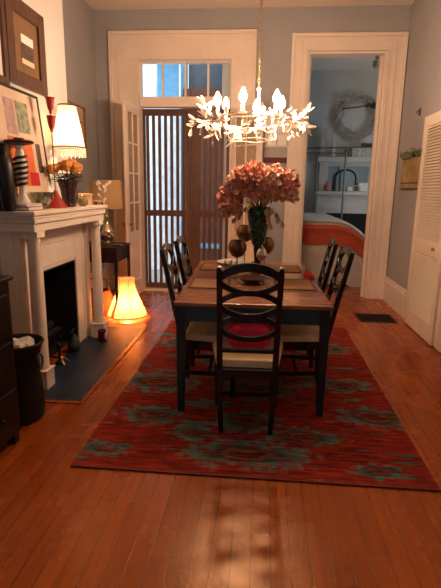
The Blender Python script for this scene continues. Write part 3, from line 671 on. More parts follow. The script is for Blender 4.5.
# ------------------------------------------------------------------ left foreground chest & bin
ch = thing('dark_chest', (-1.63, 2.06, 0), 'nearly black wooden chest of drawers cut off at the left edge', 'chest')
MB().box(-.22, .22, -.42, .42, .06, .98).build('body', 'darkwood', ch, bevel=.004)
MB().box(-.23, .24, -.44, .44, .98, 1.005).build('top', 'darkwood', ch, bevel=.006)
for k in range(3):
    d = MB().box(.22, .232, -.38, .38, .10+k*.28, .35+k*.28).build('drawer', 'darkwood', ch, bevel=.004)
    for sy in (-.2, .2): MB().ball((.245, sy, .225+k*.28), .014).build('knob', 'iron', d, smooth=True)
for sx in (-.19, .19):
    for sy in (-.38, .38): MB().box(sx-.025, sx+.025, sy-.025, sy+.025, 0, .06).build('foot', 'darkwood', ch)
bi = thing('black_wicker_bin', (-1.54, 2.745, 0), 'black basket with ring handles full of crumpled paper beside the dark chest', 'basket')
MB().lathe([(.12,0),(.14,.02),(.145,.15),(.13,.3),(.125,.4),(.15,.49),(.16,.52),(.152,.525),(.135,.48),(.115,.4),(.115,.1)], n=28, cap=False).box(-.1,.1,-.1,.1,.003,.02).build('basket_body', 'wicker', bi, smooth=True)
MB().tube([(math.cos(a)*.158, math.sin(a)*.158, .522) for a in [2*PI*k/28 for k in range(28)]], .009, 6, close=True).build('rim', 'wicker', bi)
for s_ in (0, 1):
    a0 = -.1 if not s_ else PI-.1
    MB().tube([(math.cos(a0)*.15+math.cos(t)*.0, math.sin(a0)*.15+math.cos(t)*.045, .40+math.sin(t)*.05) for t in [2*PI*k/16 for k in range(16)]], .006, 6, close=True).build('ring_handle', 'iron', bi, smooth=True)
for i in range(5):
    a = i*1.26; b = MB(); b.ball((0,0,0), .055, (1,1,.45), 10, 6)
    for v in b.b.verts: v.co += V((noise.noise(v.co*30+V((i,0,0))), noise.noise(v.co*30+V((0,i+5,0))), noise.noise(v.co*30+V((0,0,i+9)))))*.02
    o = b.build('crumpled_paper', 'paper', None); o.location = (-1.54+math.cos(a)*.065, 2.745+math.sin(a)*.065, .50+.004*i); tag(o, 'crumpled white paper lying in the mouth of the black basket', 'paper', 'papers in the black basket')
b = MB().lathe([(.105,.03),(.118,.12),(.112,.3),(.11,.4),(.125,.465),(.06,.47),(.01,.472)], n=20); o = b.build('paper_filling', 'paper', bi)

# ------------------------------------------------------------------ rug
b = MB(); n0 = 0
b.box(-1.0, .96, 2.235, 5.15, .001, .009); ru = b.build('rug', 'rug', None); tag(ru, 'large red and teal distressed area rug under the dining table', 'rug')
for y_ in (2.225, 5.15): MB().box(-1.0, .96, y_, y_+.01, .001, .0095).build('bound_edge', 'darkredcover', ru)
ru.rotation_euler = (0, 0, .0)
RZ = .009
# ------------------------------------------------------------------ dining table
TA = math.radians(1.8)
tb = thing('dining_table', (-.070, 3.862, RZ), 'rectangular dining table with reddish wood top and dark teal legs on the rug', 'table', rz=TA)
hw, hl, TZ = .515, .93, .772
MB().box(-hw, hw, -hl, hl, TZ-.028, TZ).build('tabletop', 'tabletop', tb, bevel=.006)
b = MB()
for y in (-.50, -.01, .47): b.box(-hw+.002, hw-.002, y-.009, y+.009, TZ, TZ+.0012)
b.build('leaf_seams', 'seam', tb)
MB().box(-hw+.03, hw-.03, -hl+.03, -hl+.055, TZ-.135, TZ-.028).box(-hw+.03, hw-.03, hl-.055, hl-.03, TZ-.135, TZ-.028).box(-hw+.03, -hw+.055, -hl+.055, hl-.055, TZ-.135, TZ-.028).box(hw-.055, hw-.03, -hl+.055, hl-.055, TZ-.135, TZ-.028).build('apron', 'apronteal', tb)
for sx in (-1, 1):
    for sy in (-1, 1):
        x = sx*(hw-.045); y = sy*(hl-.045)
        MB().bar([(x, y, TZ-.028), (x, y, TZ-.15), (x, y, .25), (x, y, 0)], [.06,.06,.052,.044], .055).build('leg', 'tealwood', tb, bevel=.003)
tm = Matrix.Translation(tb.location) @ Matrix.Rotation(TA, 4, 'Z')
def ont(x, y, dz=0): return tuple(tm @ V((x, y, TZ+dz)))

# chairs ------------------------------------------------------------
def make_chair():
    t = thing('dining_chair', (0,0,0), 'x', 'chair', 'dining chairs around the table')
    pw = .168
    def back_y(z): return 0 if z < .42 else -(z-.42)*.215
    for s_ in (-1, 1):
        MB().bar([(s_*(pw-.015), .0, 0), (s_*(pw-.003), .005, .25), (s_*pw, 0, .42), (s_*pw, back_y(.75), .75), (s_*(pw+.003), back_y(1.045), 1.045), (s_*(pw+.005), back_y(1.075), 1.075)], [.03,.033,.037,.035,.033,.024], .034).build('rear_leg', 'blackwood', t, bevel=.004)
        MB().bar([(s_*.205, .375, .40), (s_*.203, .375, 0)], [.038,.026], .034).build('front_leg', 'blackwood', t, bevel=.003)
        MB().bar([(s_*.158, .0, .17), (s_*.198, .375, .17)], .02, .025, (0,0,1)).build('side_stretcher', 'blackwood', t)
    MB().bar([(-.18, .2, .17), (.18, .2, .17)], .02, .022, (0,0,1)).build('cross_stretcher', 'blackwood', t)
    b = MB(); b.poly([(-.178,-.012,.365),(.178,-.012,.365),(.222,.39,.365),(-.222,.39,.365)], (0,0,.06)); b.build('seat_rail', 'blackwood', t, bevel=.003)
    b = MB(); b.poly([(-.185,.022,.425),(.185,.022,.425),(.19,.03,.425),(.242,.40,.425),(.232,.41,.425),(-.232,.41,.425),(-.242,.40,.425),(-.19,.03,.425)], (0,0,.05)); b.build('seat', 'seat', t, bevel=.016)
    # crest
    N_ = 14; xs = [-pw + 2*pw*i/N_ for i in range(N_+1)]
    def arc(zc, hh, flip, nm, w, th=.022, e=.014):
        pts = []
        for x in xs:
            q = 1-(x/pw)**2
            z = zc + (1 if flip else -1)*(e + (hh-e)*q**.85)
            pts.append((x, back_y(z)-.001*(1 if flip else -1), z))
        MB().bar(pts, w, th).build(nm, 'blackwood', t, bevel=.003)
    arc(.998, .076, True, 'crest_rail', [.044]*3+[.05]*9+[.044]*3, .026)
    for zc in (.995, .850, .705):
        arc(zc, .0745, False, 'splat_arc', .033)
        if zc < 1: arc(zc, .0745, True, 'splat_arc', .033)
    MB().bar([(-pw, back_y(.555), .555), (pw, back_y(.555), .555)], .022, .035).build('lower_rail', 'blackwood', t)
    return t
LB = 'black oval-backed dining chair '
chairs = [((-.060, 2.69, RZ), 0.03, 'with cream seat, at the near end of the table'),
          ((-.555, 3.385, RZ), -PI/2+.03, 'nearest on the left side of the table'),
          ((-.55, 3.93, RZ), -PI/2-.02, 'on the left side of the table, behind the nearest one'),
          ((.485, 3.48, RZ), PI/2+.02, 'nearest on the right side of the table'),
          ((.465, 4.03, RZ), PI/2-.03, 'on the right side of the table, behind the nearest one')]
c0 = make_chair()
for i, (p, rz, l) in enumerate(chairs):
    o = c0 if i == 0 else dup(c0, p, rz)
    o.location = p; o.rotation_euler = (0, 0, rz); o['label'] = LB + l
# cushions
def cushion(name, loc, w, d, h, m_, label, rz=0):
    b = MB(); N_ = 14
    def P(i, j, s_):
        u = -1+2*i/N_; v = -1+2*j/N_
        k = (1-u**4)*(1-v**4); rr = 1-.08*(abs(u*v))
        return V((u*w/2*rr, v*d/2*rr, h/2 + s_*h/2*max(0, k)**.5))
    for s_ in (-1, 1):
        g = [[b.b.verts.new(P(i, j, s_)) for j in range(N_+1)] for i in range(N_+1)]
        for i in range(N_):
            for j in range(N_): b.b.faces.new((g[i][j], g[i+1][j], g[i+1][j+1], g[i][j+1]))
    bmesh.ops.remove_doubles(b.b, verts=b.b.verts, dist=1e-5)
    o = b.build(name, m_, None, smooth=True); o.location = loc; o.rotation_euler = (0, 0, rz); tag(o, label, 'cushion'); return o
cushion('seat_cushion', (-.060, 2.955, RZ+.478), .30, .22, .16, 'pink', 'magenta velvet cushion on the near chair, glimpsed through its oval back')
cushion('seat_cushion', (.40, 4.10, RZ+.478), .30, .28, .10, 'redcloth', 'bright red cushion propped against the back of the farther right chair')
_c = bpy.data.objects['seat_cushion.001']; _c.location = (.43, 4.03, RZ+.655); _c.rotation_euler = (0, math.radians(-72), 0)

# placemats & table setting
def placemat(x, y, w, d, label):
    o = thing('placemat', ont(x, y, .0013), label, 'placemat', 'straw placemats on the table', TA)
    MB().box(-w/2+.015, w/2-.015, -d/2+.015, d/2-.015, 0, .004).build('woven_center', 'placemat', o)
    MB().box(-w/2, w/2, -d/2, -d/2+.015, 0, .0045).box(-w/2, w/2, d/2-.015, d/2, 0, .0045).box(-w/2, -w/2+.015, -d/2+.015, d/2-.015, 0, .0045).box(w/2-.015, w/2, -d/2+.015, d/2-.015, 0, .0045).build('border', 'placeborder', o)
placemat(-.325, -.29, .30, .38, 'golden straw placemat nearest on the left side of the table')
placemat(.325, -.25, .30, .40, 'golden straw placemat nearest on the right side of the table')
placemat(-.325, .50, .30, .38, 'golden straw placemat at the far left of the table')
placemat(.30, .50, .30, .40, 'golden straw placemat at the far right of the table')
o = thing('folded_napkins', ont(.0, -.64, .001), 'pale printed papers and napkin spread at the near end of the table', 'paper')
MB().box(-.11, .10, -.06, .06, 0, .003, Matrix.Rotation(.15, 4, 'Z')).build('sheet', 'paper', o)
MB().box(-.08, .09, -.05, .07, .0032, .007, Matrix.Rotation(-.35, 4, 'Z')).build('napkin', mat('pink_beige_napkin', (.52,.36,.30), .9, var=.2), o)
# vase & hydrangea
vc = V(ont(.045, .16, .001))
va = thing('mosaic_vase', vc, 'tall green mosaic glass trumpet vase in the middle of the table', 'vase')
MB().lathe([(.065,0),(.07,.008),(.05,.02),(.033,.05),(.030,.14),(.036,.2),(.040,.25)], n=26).build('foot', 'black', va, smooth=True)
MB().lathe([(.040,.25),(.056,.27),(.070,.36),(.085,.44),(.098,.50),(.102,.535),(.09,.56),(.10,.575),(.093,.575),(.084,.56),(.09,.52),(.06,.36),(.02,.28)], n=28, cap=False).build('bowl', 'mosaic', va, smooth=True)
random.seed(11)
heads = []
for i in range(26):
    for _ in range(200):
        a = random.uniform(0, 2*PI); rr = math.sqrt(random.random())*.225; 
        z = .80 - .40*rr*rr/.27 + random.uniform(-.05, .06)
        p = V((math.cos(a)*rr, math.sin(a)*rr*.85, z))
        if all((p-q).length > .085 for q in heads): break
    heads.append(p)
heads += [V((-.25,-.03,.64)), V((-.23,.06,.66)), V((.22,.0,.68)), V((-.23,-.1,.56)), V((.02,-.18,.69))]
for i, p in enumerate(heads):
    lab = 'dried coral hydrangea head in the bouquet over the mosaic vase'
    t = thing('hydrangea', vc, lab, 'flower', 'dried hydrangeas in the mosaic vase')
    MB().tube([(p.x*.06, p.y*.06, .32), (p.x*.2, p.y*.2, .58), (p.x*.7, p.y*.7, .5*p.z+.33), tuple(p - V((0,0,.02)))], .003, 5).build('stem', 'stem', t)
    b = MB(); R_ = random.uniform(.062, .085)
    for k in range(30):
        zz = 1-1.5*(k+.5)/30; ph = k*2.39996; q = math.sqrt(max(0, 1-zz*zz)); d = V((q*math.cos(ph), q*math.sin(ph), zz))
        c = p + d*R_*random.uniform(.7, 1.0); side = d.cross(V((random.uniform(-1,1), random.uniform(-1,1), random.uniform(-1,1)))).normalized()
        for j in range(2):
            b.petal(c, side*(1 if j else -1) + d*.5, d, random.uniform(.04,.06), .052, .25)
    b.ball(p, R_*.62, u=8, v=6)
    b.build('bloom', ['hydr', 'hydr', 'hydr2', 'hydr2', 'hydr'][i % 5], t)
for (x, y, z, dx, dz, lab) in [(.07,-.05,.62,.12,-.20,'right'),(-.08,-.05,.62,-.12,-.17,'left'),(.05,-.07,.62,.045,-.22,'front')]:
    t = thing('pale_trailing_leaf', vc, f'pale dried leaf spray trailing from the {lab} of the vase mouth', 'leaf')
    b = MB().tube([(x*.2,y*.2,.5),(x, y, z+.02), (x+dx*.5, y, z+dz*.25), (x+dx, y, z+dz*.8)], .003, 5)
    for k in range(4):
        q = .3+k*.22; b.petal((x+dx*q, y, z+dz*q*.8), (dx*.5*(1 if k % 2 else -.4), -.2, dz), (0,-1,0), .09, .04, .1)
    b.build('spray', 'hydr3', t)
# amber goblets, glasses, plate
def goblet(loc, s_, label):
    t = thing('amber_goblet', loc, label, 'goblet', 'amber glass goblets on the table')
    MB().lathe([(.04,0),(.042,.005),(.012,.015),(.007,.03),(.007,.10*s_+.02),(.012,.12*s_)], n=18).build('stem', 'mercury', t, smooth=True)
    z = .12*s_+.02
    MB().lathe([(.012,z-.02),(.055,z),(.086,z+.055),(.084,z+.095),(.062,z+.14),(.058,z+.14),(.08,z+.095),(.082,z+.055),(.01,z-.008)], n=24, cap=False).build('bowl', 'amber', t, smooth=True)
goblet(ont(-.135, .40, .001), .9, 'amber goblet at the lower left of the mosaic vase')
goblet(ont(-.07, .62, .001), 1.9, 'tall amber goblet close behind the left of the mosaic vase')
goblet(ont(.115, .44, .001), 1.1, 'amber goblet to the right of the mosaic vase')
for i, (x, y) in enumerate([(-.16, .02), (-.205, .10)]):
    t = thing('drinking_glass', ont(x, y, .001), ['clear drinking glass just left of the mosaic vase foot', 'clear drinking glass farther left beside the white platter'][i], 'glass', 'clear glasses on the table')
    MB().lathe([(.026,0),(.03,.004),(.036,.125),(.033,.125),(.027,.012),(.002,.01)], n=20, cap=False).build('tumbler', 'crystal', t, smooth=True)
t = thing('platter', ont(-.17, .70, .001), 'large pale platter at the far end of the table behind the glasses', 'plate')
MB().lathe([(.06,0),(.13,.012),(.17,.028),(.165,.03),(.12,.018),(.02,.008)], n=32).build('platter', 'white', t, smooth=True)
t = thing('sugar_pot', ont(.075, .06, .001), 'small footed silver sugar pot just right of the vase stem', 'pot')
MB().lathe([(.035,0),(.036,.006),(.010,.02),(.008,.13),(.025,.145),(.046,.175),(.047,.20),(.029,.235)], n=20).build('body', 'chrome', t, smooth=True); MB().lathe([(.030,.235),(.018,.247),(.006,.253),(.008,.265),(.003,.27)], n=14).build('lid', 'chrome', t, smooth=True)
t = thing('serving_bowl', ont(.0, -.22, .001), 'shallow brown wooden bowl on the table seen through the chair back', 'bowl')
MB().lathe([(.05,0),(.09,.02),(.12,.045),(.115,.047),(.08,.026),(.01,.012)], n=28).build('bowl', 'brownwood', t, smooth=True)

# ------------------------------------------------------------------ chandelier
CX, CY, CH = -.13, 4.0, 2.0
cd = thing('chandelier', (CX, CY, 2.02), 'lit branching chandelier with white enamel leaves, crystals and candle bulbs above the table', 'chandelier')
HZ = CZ-2.02
ox = .065
MB().lathe([(.06,HZ-.03),(.065,HZ-.015),(.06,HZ-.001)], (ox,0,0), 24).build('ceiling_canopy', 'wirewhite', cd, smooth=True)
b = MB(); z = .27; k = 0
while z < HZ-.035:
    pts = [(ox+(math.cos(a)*.009 if k % 2 else 0), (0 if k % 2 else math.cos(a)*.009), z+.018+math.sin(a)*.02) for a in [2*PI*j/10 for j in range(10)]]
    b.tube(pts, .0028, 5, close=True); z += .031; k += 1
b.build('chain', 'gold', cd)
MB().lathe([(.006,-.08),(.018,-.06),(.022,-.03),(.012,0),(.012,.08),(.022,.11),(.014,.14),(.01,.24),(.018,.26),(.004,.275)], (ox,0,0), 16).build('centre_stem', 'wirewhite', cd, smooth=True)
random.seed(5)
angs = [.35 + k*PI/3 for k in range(6)]
b = MB()
for rr, zz in ((.30, .0), (.33, .012)):
    b.tube([(math.cos(a)*rr*1.28, math.sin(a)*rr*.95, zz+.012*math.sin(3*a+rr*20)) for a in [2*PI*k/40 for k in range(40)]], .0055, 6, close=True)
b.build('hoop', 'wirewhite', cd, smooth=True)
for k, a in enumerate(angs):
    ex, ey = math.cos(a)*.27, math.sin(a)*.24
    br = MB().tube([(ox,0,-.03), (ox+ex*.35, ey*.35, -.07), (ex*.8, ey*.8, -.05), (ex, ey, .03)], .006, 6).build('branch', 'wirewhite', cd, smooth=True)
    MB().lathe([(.008,.03),(.03,.045),(.032,.052),(.013,.055),(.013,.12),(.009,.122)], (ex, ey, 0), 14).build('candle_sleeve', 'leafwhite', br, smooth=True)
    MB().lathe([(.012,.122),(.025,.142),(.028,.162),(.021,.188),(.009,.212),(.002,.225)], (ex, ey, 0), 12).build('bulb', 'bulb', br, smooth=True)
for k in range(13):
    a = 2*PI*k/13 + random.uniform(-.15, .15)
    b = MB(); rad = random.uniform(.28,.34); px, py, pz = math.cos(a)*rad*1.2, math.sin(a)*rad*.95, random.uniform(-.02, .03)
    ex = random.uniform(1.25, 1.48) if k%2 else random.uniform(1.05,1.25); ez = random.choice((-.09, .03, .12, .16, -.05))
    tip = V((math.cos(a)*rad*ex*1.12, math.sin(a)*rad*ex*.9, pz+ez))
    b.tube([(px,py,pz), ((px+tip.x)/2, (py+tip.y)/2, pz+ez*.4+.02), tuple(tip)], [.004,.003,.002], 5)
    for j in range(10):
        t_ = j/9; o_ = V((px,py,pz)).lerp(tip, t_) + V((0,0,.015*math.sin(t_*PI)))
        d = (tip-V((px,py,pz))).normalized() + V((random.uniform(-1,1), random.uniform(-1,1), random.uniform(-.9,.9)))*1.1
        b.petal(o_, d, (random.uniform(-1,1), random.uniform(-1,1), 1), random.uniform(.065,.11), random.uniform(.028,.043), .25)
    b.build('leaf_spray', 'leafwhite', cd)
for k in range(14):
    a = 2*PI*k/14+.1; rr = .30; x, y = math.cos(a)*rr*1.28, math.sin(a)*rr*.95; L_ = random.uniform(.05,.10)
    b = MB(); b.petal((x,y,-.01), (random.uniform(-.5,.5), random.uniform(-.5,.5), -1), (1,.3,.2), .09, .05, .2).petal((x,y,0), (random.uniform(-1,1), random.uniform(-1,1), -.7), (0,.3,1), .06, .036, .2)
    b.build('hanging_leaf', 'leafwhite', cd)
for k in range(12):
    a = 2*PI*k/12+.25; rr = .27 if k % 2 else .16; x, y = math.cos(a)*rr*1.2, math.sin(a)*rr; zt = -.02 if k % 2 else -.055; L_ = .05+.03*(k%3)
    b = MB().tube([(x,y,zt),(x,y,zt-L_)], .001, 4)
    b.lathe([(.001,zt-L_),(.012,zt-L_-.02),(.010,zt-L_-.035),(.001,zt-L_-.055)], (x,y,0), 6); b.build('crystal_drop', 'crystal', cd)
MB().tube([(math.cos(a)*.17+.0, math.sin(a)*.15, -.13+.005*math.sin(4*a)) for a in [2*PI*k/30 for k in range(30)]], .004, 5, close=True).build('lower_hoop', 'wirewhite', cd)
for k in range(4):
    a = k*PI/2+.4; MB().tube([(math.cos(a)*.17, math.sin(a)*.15, -.13), (math.cos(a)*.2, math.sin(a)*.18, -.06), (math.cos(a)*.2, math.sin(a)*.19, -.045)], .003, 5).build('scroll', 'wirewhite', cd)

# ------------------------------------------------------------------ wall piece between the doors
o = thing('wall_picture', (.155, YB-.001, 1.86), 'white framed picture above a grey panel with a dark red frame, between the two doorways', 'picture')
MB().box(-.16, .16, -.03, 0, 0, .07).build('red_frame', 'darkredcover', o)
MB().box(-.16, .16, -.025, 0, .07, .20).build('grey_panel', mat('lavender_grey', (.42,.40,.40), .6), o)
MB().box(-.16, .16, -.04, 0, .20, .58).build('white_box', 'paper', o, bevel=.004)
MB().box(-.13, -.01, -.044, -.04, .23, .36).box(.01, .13, -.044, -.04, .23, .36).box(-.13, .13, -.044, -.04, .39, .55).build('raised_panel', 'white', o, bevel=.002)

# ------------------------------------------------------------------ floor vent
o = thing('floor_register', (1.40, 5.65, .0005), 'dark metal floor register grille by the right doorway', 'vent')
MB().box(-.22, .22, -.19, -.17, 0, .006).box(-.22, .22, .17, .19, 0, .006).box(-.22, -.20, -.17, .17, 0, .006).box(.20, .22, -.17, .17, 0, .006).build('frame', 'ventm', o)
b = MB().box(-.20,.20,-.17,.17,0,.001)
for k in range(17): b.box(-.20, .20, -.16+k*.02-.003, -.16+k*.02+.003, .001, .005)
b.build('grille', 'ventm', o)

# ------------------------------------------------------------------ bifold closet doors on right wall
def bif(name, y0, y1, z1, dx=0):
    x0, x1 = XR-.045-dx, XR-.010-dx
    r = struct(name, MB().box(x0, x1, y0, y0+.10, .012, z1).box(x0, x1, y1-.10, y1, .012, z1).box(x0, x1, y0+.10, y1-.10, .012, .20).box(x0, x1, y0+.10, y1-.10, .86, 1.0).box(x0, x1, y0+.10, y1-.10, z1-.11, z1), 'louver', bevel=.004)
    for (a, c, nm) in ((.20, .86, 'lower_louvers'), (1.0, z1-.11, 'upper_louvers')):
        b = MB(); n = int((c-a)/.03)
        for k in range(n):
            z = a + (k+.5)*(c-a)/n; m_ = Matrix.Translation(((x0+x1)/2, 0, z)) @ Matrix.Rotation(-.75, 4, 'Y')
            b.box(-.018, .018, y0+.10, y1-.10, -.003, .003, m_)
        b.build(nm, 'louver', r)
    return r
bif('door_4', 4.61, 5.53, 2.29, .02); k_ = bif('door_5', 3.66, 4.60, 2.29, 0)
MB().ball((XR-.085, 4.80, .95), .018).build('door_handle', 'brass', bpy.data.objects['door_4'], smooth=True)
bif('door_6', 2.72, 3.65, 2.29, .02)
struct('trim_7', MB().box(XR-.012, XR, 5.54, 5.69, 0, 2.30), 'trim')
# ochre picture & hook on right wall
o = thing('ochre_wall_hanging', (XR, 5.95, 1.53), 'ochre yellow wall hanging topped with green leaves on the right wall', 'picture')
MB().box(-.03, -.002, -.40, .40, .0, .36).build('canvas', 'yellow', o, bevel=.01)
MB().box(-.036, -.03, -.40, .40, .07, .085).box(-.036, -.03, -.40, .40, .0, .02).build('stripe', 'brownwood', o)
b = MB()
random.seed(3)
for k in range(26):
    y = -.40+.8*k/25; b.petal((-.03, y, .37), (-.3, random.uniform(-1,1), random.uniform(.1,.9)), (-1,0,.2), random.uniform(.07,.12), .04, .1)
b.tube([(-.02,-.42,.37),(-.03,0,.38),(-.02,.42,.37)], .008, 6); b.build('leaf_garland', 'leafg', o)
o = thing('wall_hook', (XR, 5.94, 2.40), 'small bronze switch plate high on the right wall', 'hook')
MB().box(-.008, 0, -.03, .03, -.035, .045).build('plate', 'vent_hook', o, bevel=.003); MB().tube([(-.008,0,.02),(-.035,0,.01),(-.04,0,-.01)], .006, 6).build('prong', 'vent_hook', o)
# sprig at doorway top right
o = thing('leaf_sprig', (1.405, YB+.05, 3.13), 'small green leaf sprig pinned in the upper right corner of the right doorway', 'plant')
b = MB().tube([(0,0,.05),(-.01,-.01,-.03),(-.03,0,-.07)], .004, 5)
for k in range(9): b.petal((-.005,0,.04-.012*k), (random.uniform(-1,.3), random.uniform(-.6,.2), random.uniform(-.6,.6)), (0,-1,.3), .06, .035, .2)
b.build('leaves', 'leafg', o)

# ------------------------------------------------------------------ bedroom contents
wr = thing('twig_wreath', (1.76, BB-.06, 2.92), 'large pale twig wreath hung on the blue bedroom wall', 'wreath')
random.seed(9)
b = MB()
for k in range(16):
    R0 = .36+random.uniform(-.08,.08); ph = random.uniform(0, 6); am = random.uniform(.01,.03)
    b.tube([(math.cos(a)*(R0+am*math.sin(5*a+ph)), random.uniform(-.02,.02), math.sin(a)*(R0+am*math.sin(5*a+ph))) for a in [2*PI*j/36 for j in range(36)]], random.uniform(.006,.011), 5, close=True)
b.build('twig_ring', 'wreathm', wr)
b = MB()
for k in range(120):
    a = random.uniform(0, 2*PI); R0 = random.uniform(.28,.44); d = V((math.cos(a+random.uniform(.3,2)), random.uniform(-.6,0), math.sin(a+random.uniform(.3,2))))
    b.petal((math.cos(a)*R0, -.03, math.sin(a)*R0), d, (0,-1,0), random.uniform(.06,.11), .03, .1)
b.build('dried_leaves', 'wreathm', wr)
b = MB().tube([(-.30,-.05,.14),(0,-.06,.17),(.38,-.05,.24)], .014, 6)
for k in range(16): b.petal((.18+.012*k, -.06, .18+.003*k), (random.uniform(-1,1), -.3, random.uniform(-1,1)), (0,-1,0), .08, .04, .1)
b.build('branch', 'brownwood', wr)
mc = thing('bedroom_mantel', (1.68, BB-.001, 0), 'white mantelpiece with mirrored overmantel against the blue bedroom wall', 'mantelpiece')
b = MB().box(-.60, -.40, -.20, 0, 0, 1.06).box(.40, .60, -.20, 0, 0, 1.06).box(-.60, .60, -.20, 0, 1.06, 1.42).box(-.48, .48, -.212, -.20, 1.12, 1.2).build('surround', 'bedmantel', mc, bevel=.004)
MB().box(-.64, .64, -.32, 0, 1.42, 1.49).build('shelf', 'bedmantel', mc, bevel=.004)
MB().box(-.58, -.40, -.10, 0, 1.49, 2.06).box(.40, .58, -.10, 0, 1.49, 2.06).box(-.40, .40, -.10, 0, 1.98, 2.06).build('overmantel', 'bedmantel', mc, bevel=.004)
MB().box(-.63, .63, -.26, 0, 2.06, 2.15).build('upper_shelf', 'bedmantel', mc, bevel=.004)
MB().box(-.40, .40, -.03, 0, 1.49, 1.98).build('mirror', 'mirror', mc)
MB().box(-.40, .40, -.19, -.02, 0, 1.06).build('fire_opening', 'soot', mc)
mi = thing('arched_mirror', (1.62, BB-.16, 1.49), 'dark framed arched mirror standing on the bedroom mantel shelf', 'mirror')
ar = [(math.cos(a)*.20, 0, .26+math.sin(a)*.16) for a in [PI*k/12 for k in range(13)]]
MB().bar([(.20,0,.0)]+ar+[(-.20,0,.0)], .035, .03).build('frame', 'black', mi)
MB().poly([(.19,-.002,.0)]+[(p[0]*.95, -.002, p[2]) for p in ar]+[(-.19,-.002,.0)], (0,.006,0)).build('mirror_glass', 'mirror', mi)
o = thing('pink_vase', (1.26, BB-.24, 1.49), 'round pink vase at the left end of the bedroom mantel shelf', 'vase')
MB().lathe([(.03,0),(.07,.04),(.075,.09),(.04,.14),(.03,.17),(.045,.19)], n=20).build('body', 'pinkglass', o, smooth=True)
for i, (x, w, h) in enumerate([(1.84,.07,.12),(1.97,.10,.18),(1.72,.06,.10)]):
    o = thing('photo_frame', (x, BB-.24, 1.49), ['small pale photo frame, middle of three on the bedroom mantel','largest pale photo frame on the right of the bedroom mantel','smallest photo frame just right of the pink vase on the bedroom mantel'][i], 'photo frame', 'photo frames on the bedroom mantel')
    MB().box(-w, w, -.01, .01, 0, .015).box(-w, w, -.01, .01, h-.015, h).box(-w, -w+.015, -.01, .01, .015, h-.015).box(w-.015, w, -.01, .01, .015, h-.015).build('frame', 'bedmantel', o)
    MB().box(-w+.015, w-.015, -.003, .003, .015, h-.015).build('photograph', 'brownprint' if i == 0 else 'paper', o)
o = thing('grey_pillar_candle', (1.14, BB-.13, 2.15), 'tall narrow grey column at the left of the upper bedroom mantel shelf', 'ornament')
MB().box(-.045,.045,-.04,.04,.02,.56).build('shaft', 'wreathm', o, bevel=.005); MB().box(-.06,.06,-.055,.055,0,.02).build('base', 'wreathm', o)
o = thing('white_steeple', (1.335, BB-.13, 2.15), 'small white steeple shaped ornament with a cross finial on the bedroom mantel', 'ornament')
MB().lathe([(.07,0),(.06,.02),(.05,.2),(.03,.36),(.012,.44)], n=8).build('tower', 'bedmantel', o); MB().box(-.008,.008,-.006,.006,.44,.56).box(-.035,.035,-.006,.006,.49,.508).build('cross', 'wreathm', o)
o = thing('storage_box', (1.92, BB-.14, 2.15), 'pale box with dark leaves on the right of the upper bedroom mantel shelf', 'box')
MB().box(-.22,.22,-.09,.09,0,.16).build('body', 'wreathm', o, bevel=.005); b = MB()
MB().box(-.23,.23,-.1,.1,.16,.19).build('lid', 'wreathm', o)
for k in range(18): b.petal((.05+random.uniform(-.08,.12), random.uniform(-.06,.06), .19), (random.uniform(-1,1), random.uniform(-1,1), 1), (0,-1,0), .10, .05, .1)
b.build('leaves', 'leafg', o)
# bed
bd = thing('bed', (1.01, 8.55, .0), 'high bed with grey white coverlet, orange red blanket band and cream skirt', 'bed')
def slab(x0, x1, z0, z1, y0, y1, rr):
    pts = []
    for (cx, cz, a0) in ((x1-rr, z1-rr, 0), (x0+rr, z1-rr, PI/2)):
        for k in range(7): a = a0+PI/2*k/6; pts.append((cx+math.cos(a)*rr, y0, cz+math.sin(a)*rr))
    pts += [(x0, y0, z0), (x1, y0, z0)]
    return MB().poly(pts, (0, y1-y0, 0))
slab(-1.35, .60, .25, .62, -.95, .95, .05).build('mattress', 'skirt', bd, bevel=.03)
MB().box(-1.33, .585, -.94, .94, .02, .25).build('bed_skirt', 'skirt', bd)
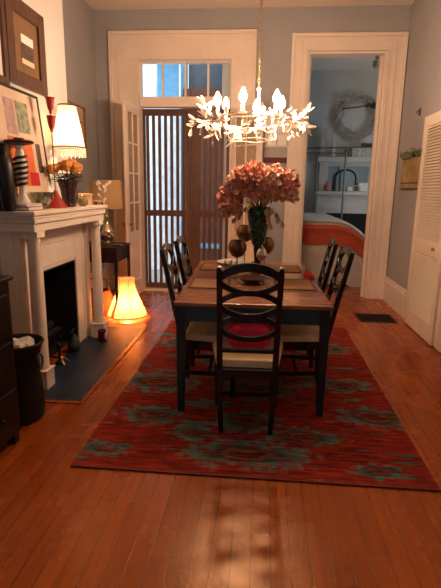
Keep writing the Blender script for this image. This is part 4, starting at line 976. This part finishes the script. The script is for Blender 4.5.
# coverlet: bulging surface over near side
def cover(y0, y1, z_top, drop, m_, nm, off, x0=-1.38, x1=.64):
    b = MB(); NX, NY = 30, 16; rows = []
    for i in range(NX+1):
        u = i/NX; x = x0+(x1-x0)*u; row = []
        e = max(0, (u-.72)/.28)
        for j in range(NY+1):
            v = j/NY; y = y0+(y1-y0)*v
            z = z_top+off - .30*e**2.2 + .012*noise.noise(V((x*4, y*4, off*50)))
            row.append(b.b.verts.new((x, y, z)))
        rows.append(row)
    for i in range(NX):
        for j in range(NY): b.b.faces.new((rows[i][j], rows[i+1][j], rows[i+1][j+1], rows[i][j+1]))
    # near drop
    prev = [rows[i][0] for i in range(NX+1)]
    for s_ in range(1, 7):
        cur = [b.b.verts.new((prev[i].co.x, y0 - .015*math.sin(i*.9)*s_/6 - (.03 if s_ < 2 else 0) - off*.3, rows[i][0].co.z - drop*s_/6)) for i in range(NX+1)]
        for i in range(NX): b.b.faces.new((prev[i], cur[i], cur[i+1], prev[i+1]))
        prev = cur
    return b.build(nm, m_, bd, smooth=True, solid=.02)
cover(-.96, .95, 1.06, .16, 'blanket', 'coverlet', 0)
slab(-1.33, .56, .62, .90, -.93, .93, .05).build('upper_mattress', 'skirt', bd, bevel=.02)
b = MB(); 
cover(-1.03, -.995, .95, .30, 'orangeblanket', 'blanket_band', .02, x1=.68)
cover(-.985, -.96, .68, .56, 'skirt', 'side_drape', .0, x1=.62)
for o_, (x, lab) in enumerate([(.863, 'left'), (1.33, 'right')]):
    pass
cf = thing('iron_rail_stand', (0, 9.585, 0), 'thin dark iron rail stand with uprights behind the bed', 'rail')
MB().tube([(-.35,0,2.265),(2.33,0,2.335)], .011, 8).build('top_rail', 'bedmetal', cf)
MB().tube([(-.35,0.0,2.195),(1.555,.0,2.212)], .009, 8).build('lower_rail', 'bedmetal', cf)
MB().tube([(1.016,0,.0),(1.016,0,2.19)], .019, 8).build('post', 'bedmetal', cf)
MB().tube([(1.555,0,.0),(1.555,0,2.23)], .017, 8).lathe([(.0175,2.23),(.030,2.24),(.030,2.265),(.012,2.285)], (1.555,0,0), 12).build('post', 'bedmetal', cf)
MB().tube([(2.33,0,.0),(2.33,0,2.35)], .019, 8).build('post', 'bedmetal', cf)
MB().tube([(-.35,0,.0),(-.35,0,2.28)], .019, 8).build('post', 'bedmetal', cf)

# ------------------------------------------------------------------ light
w = bpy.data.worlds.new('World'); sc.world = w; w.use_nodes = True
bg = w.node_tree.nodes['Background']; bg.inputs[0].default_value = (.78, .90, 1.0, 1); bg.inputs[1].default_value = WS = 1.6
sc.view_settings.view_transform = 'Standard'; sc.view_settings.look = 'None'; sc.view_settings.gamma = 1
sc.view_settings.use_curve_mapping = False; sc.view_settings.exposure = 1.0
sc.cycles.use_denoising = True
try: sc.cycles.denoiser = 'OPENIMAGEDENOISE'
except Exception: pass
sc.cycles.max_bounces = 8; sc.cycles.sample_clamp_indirect = 4
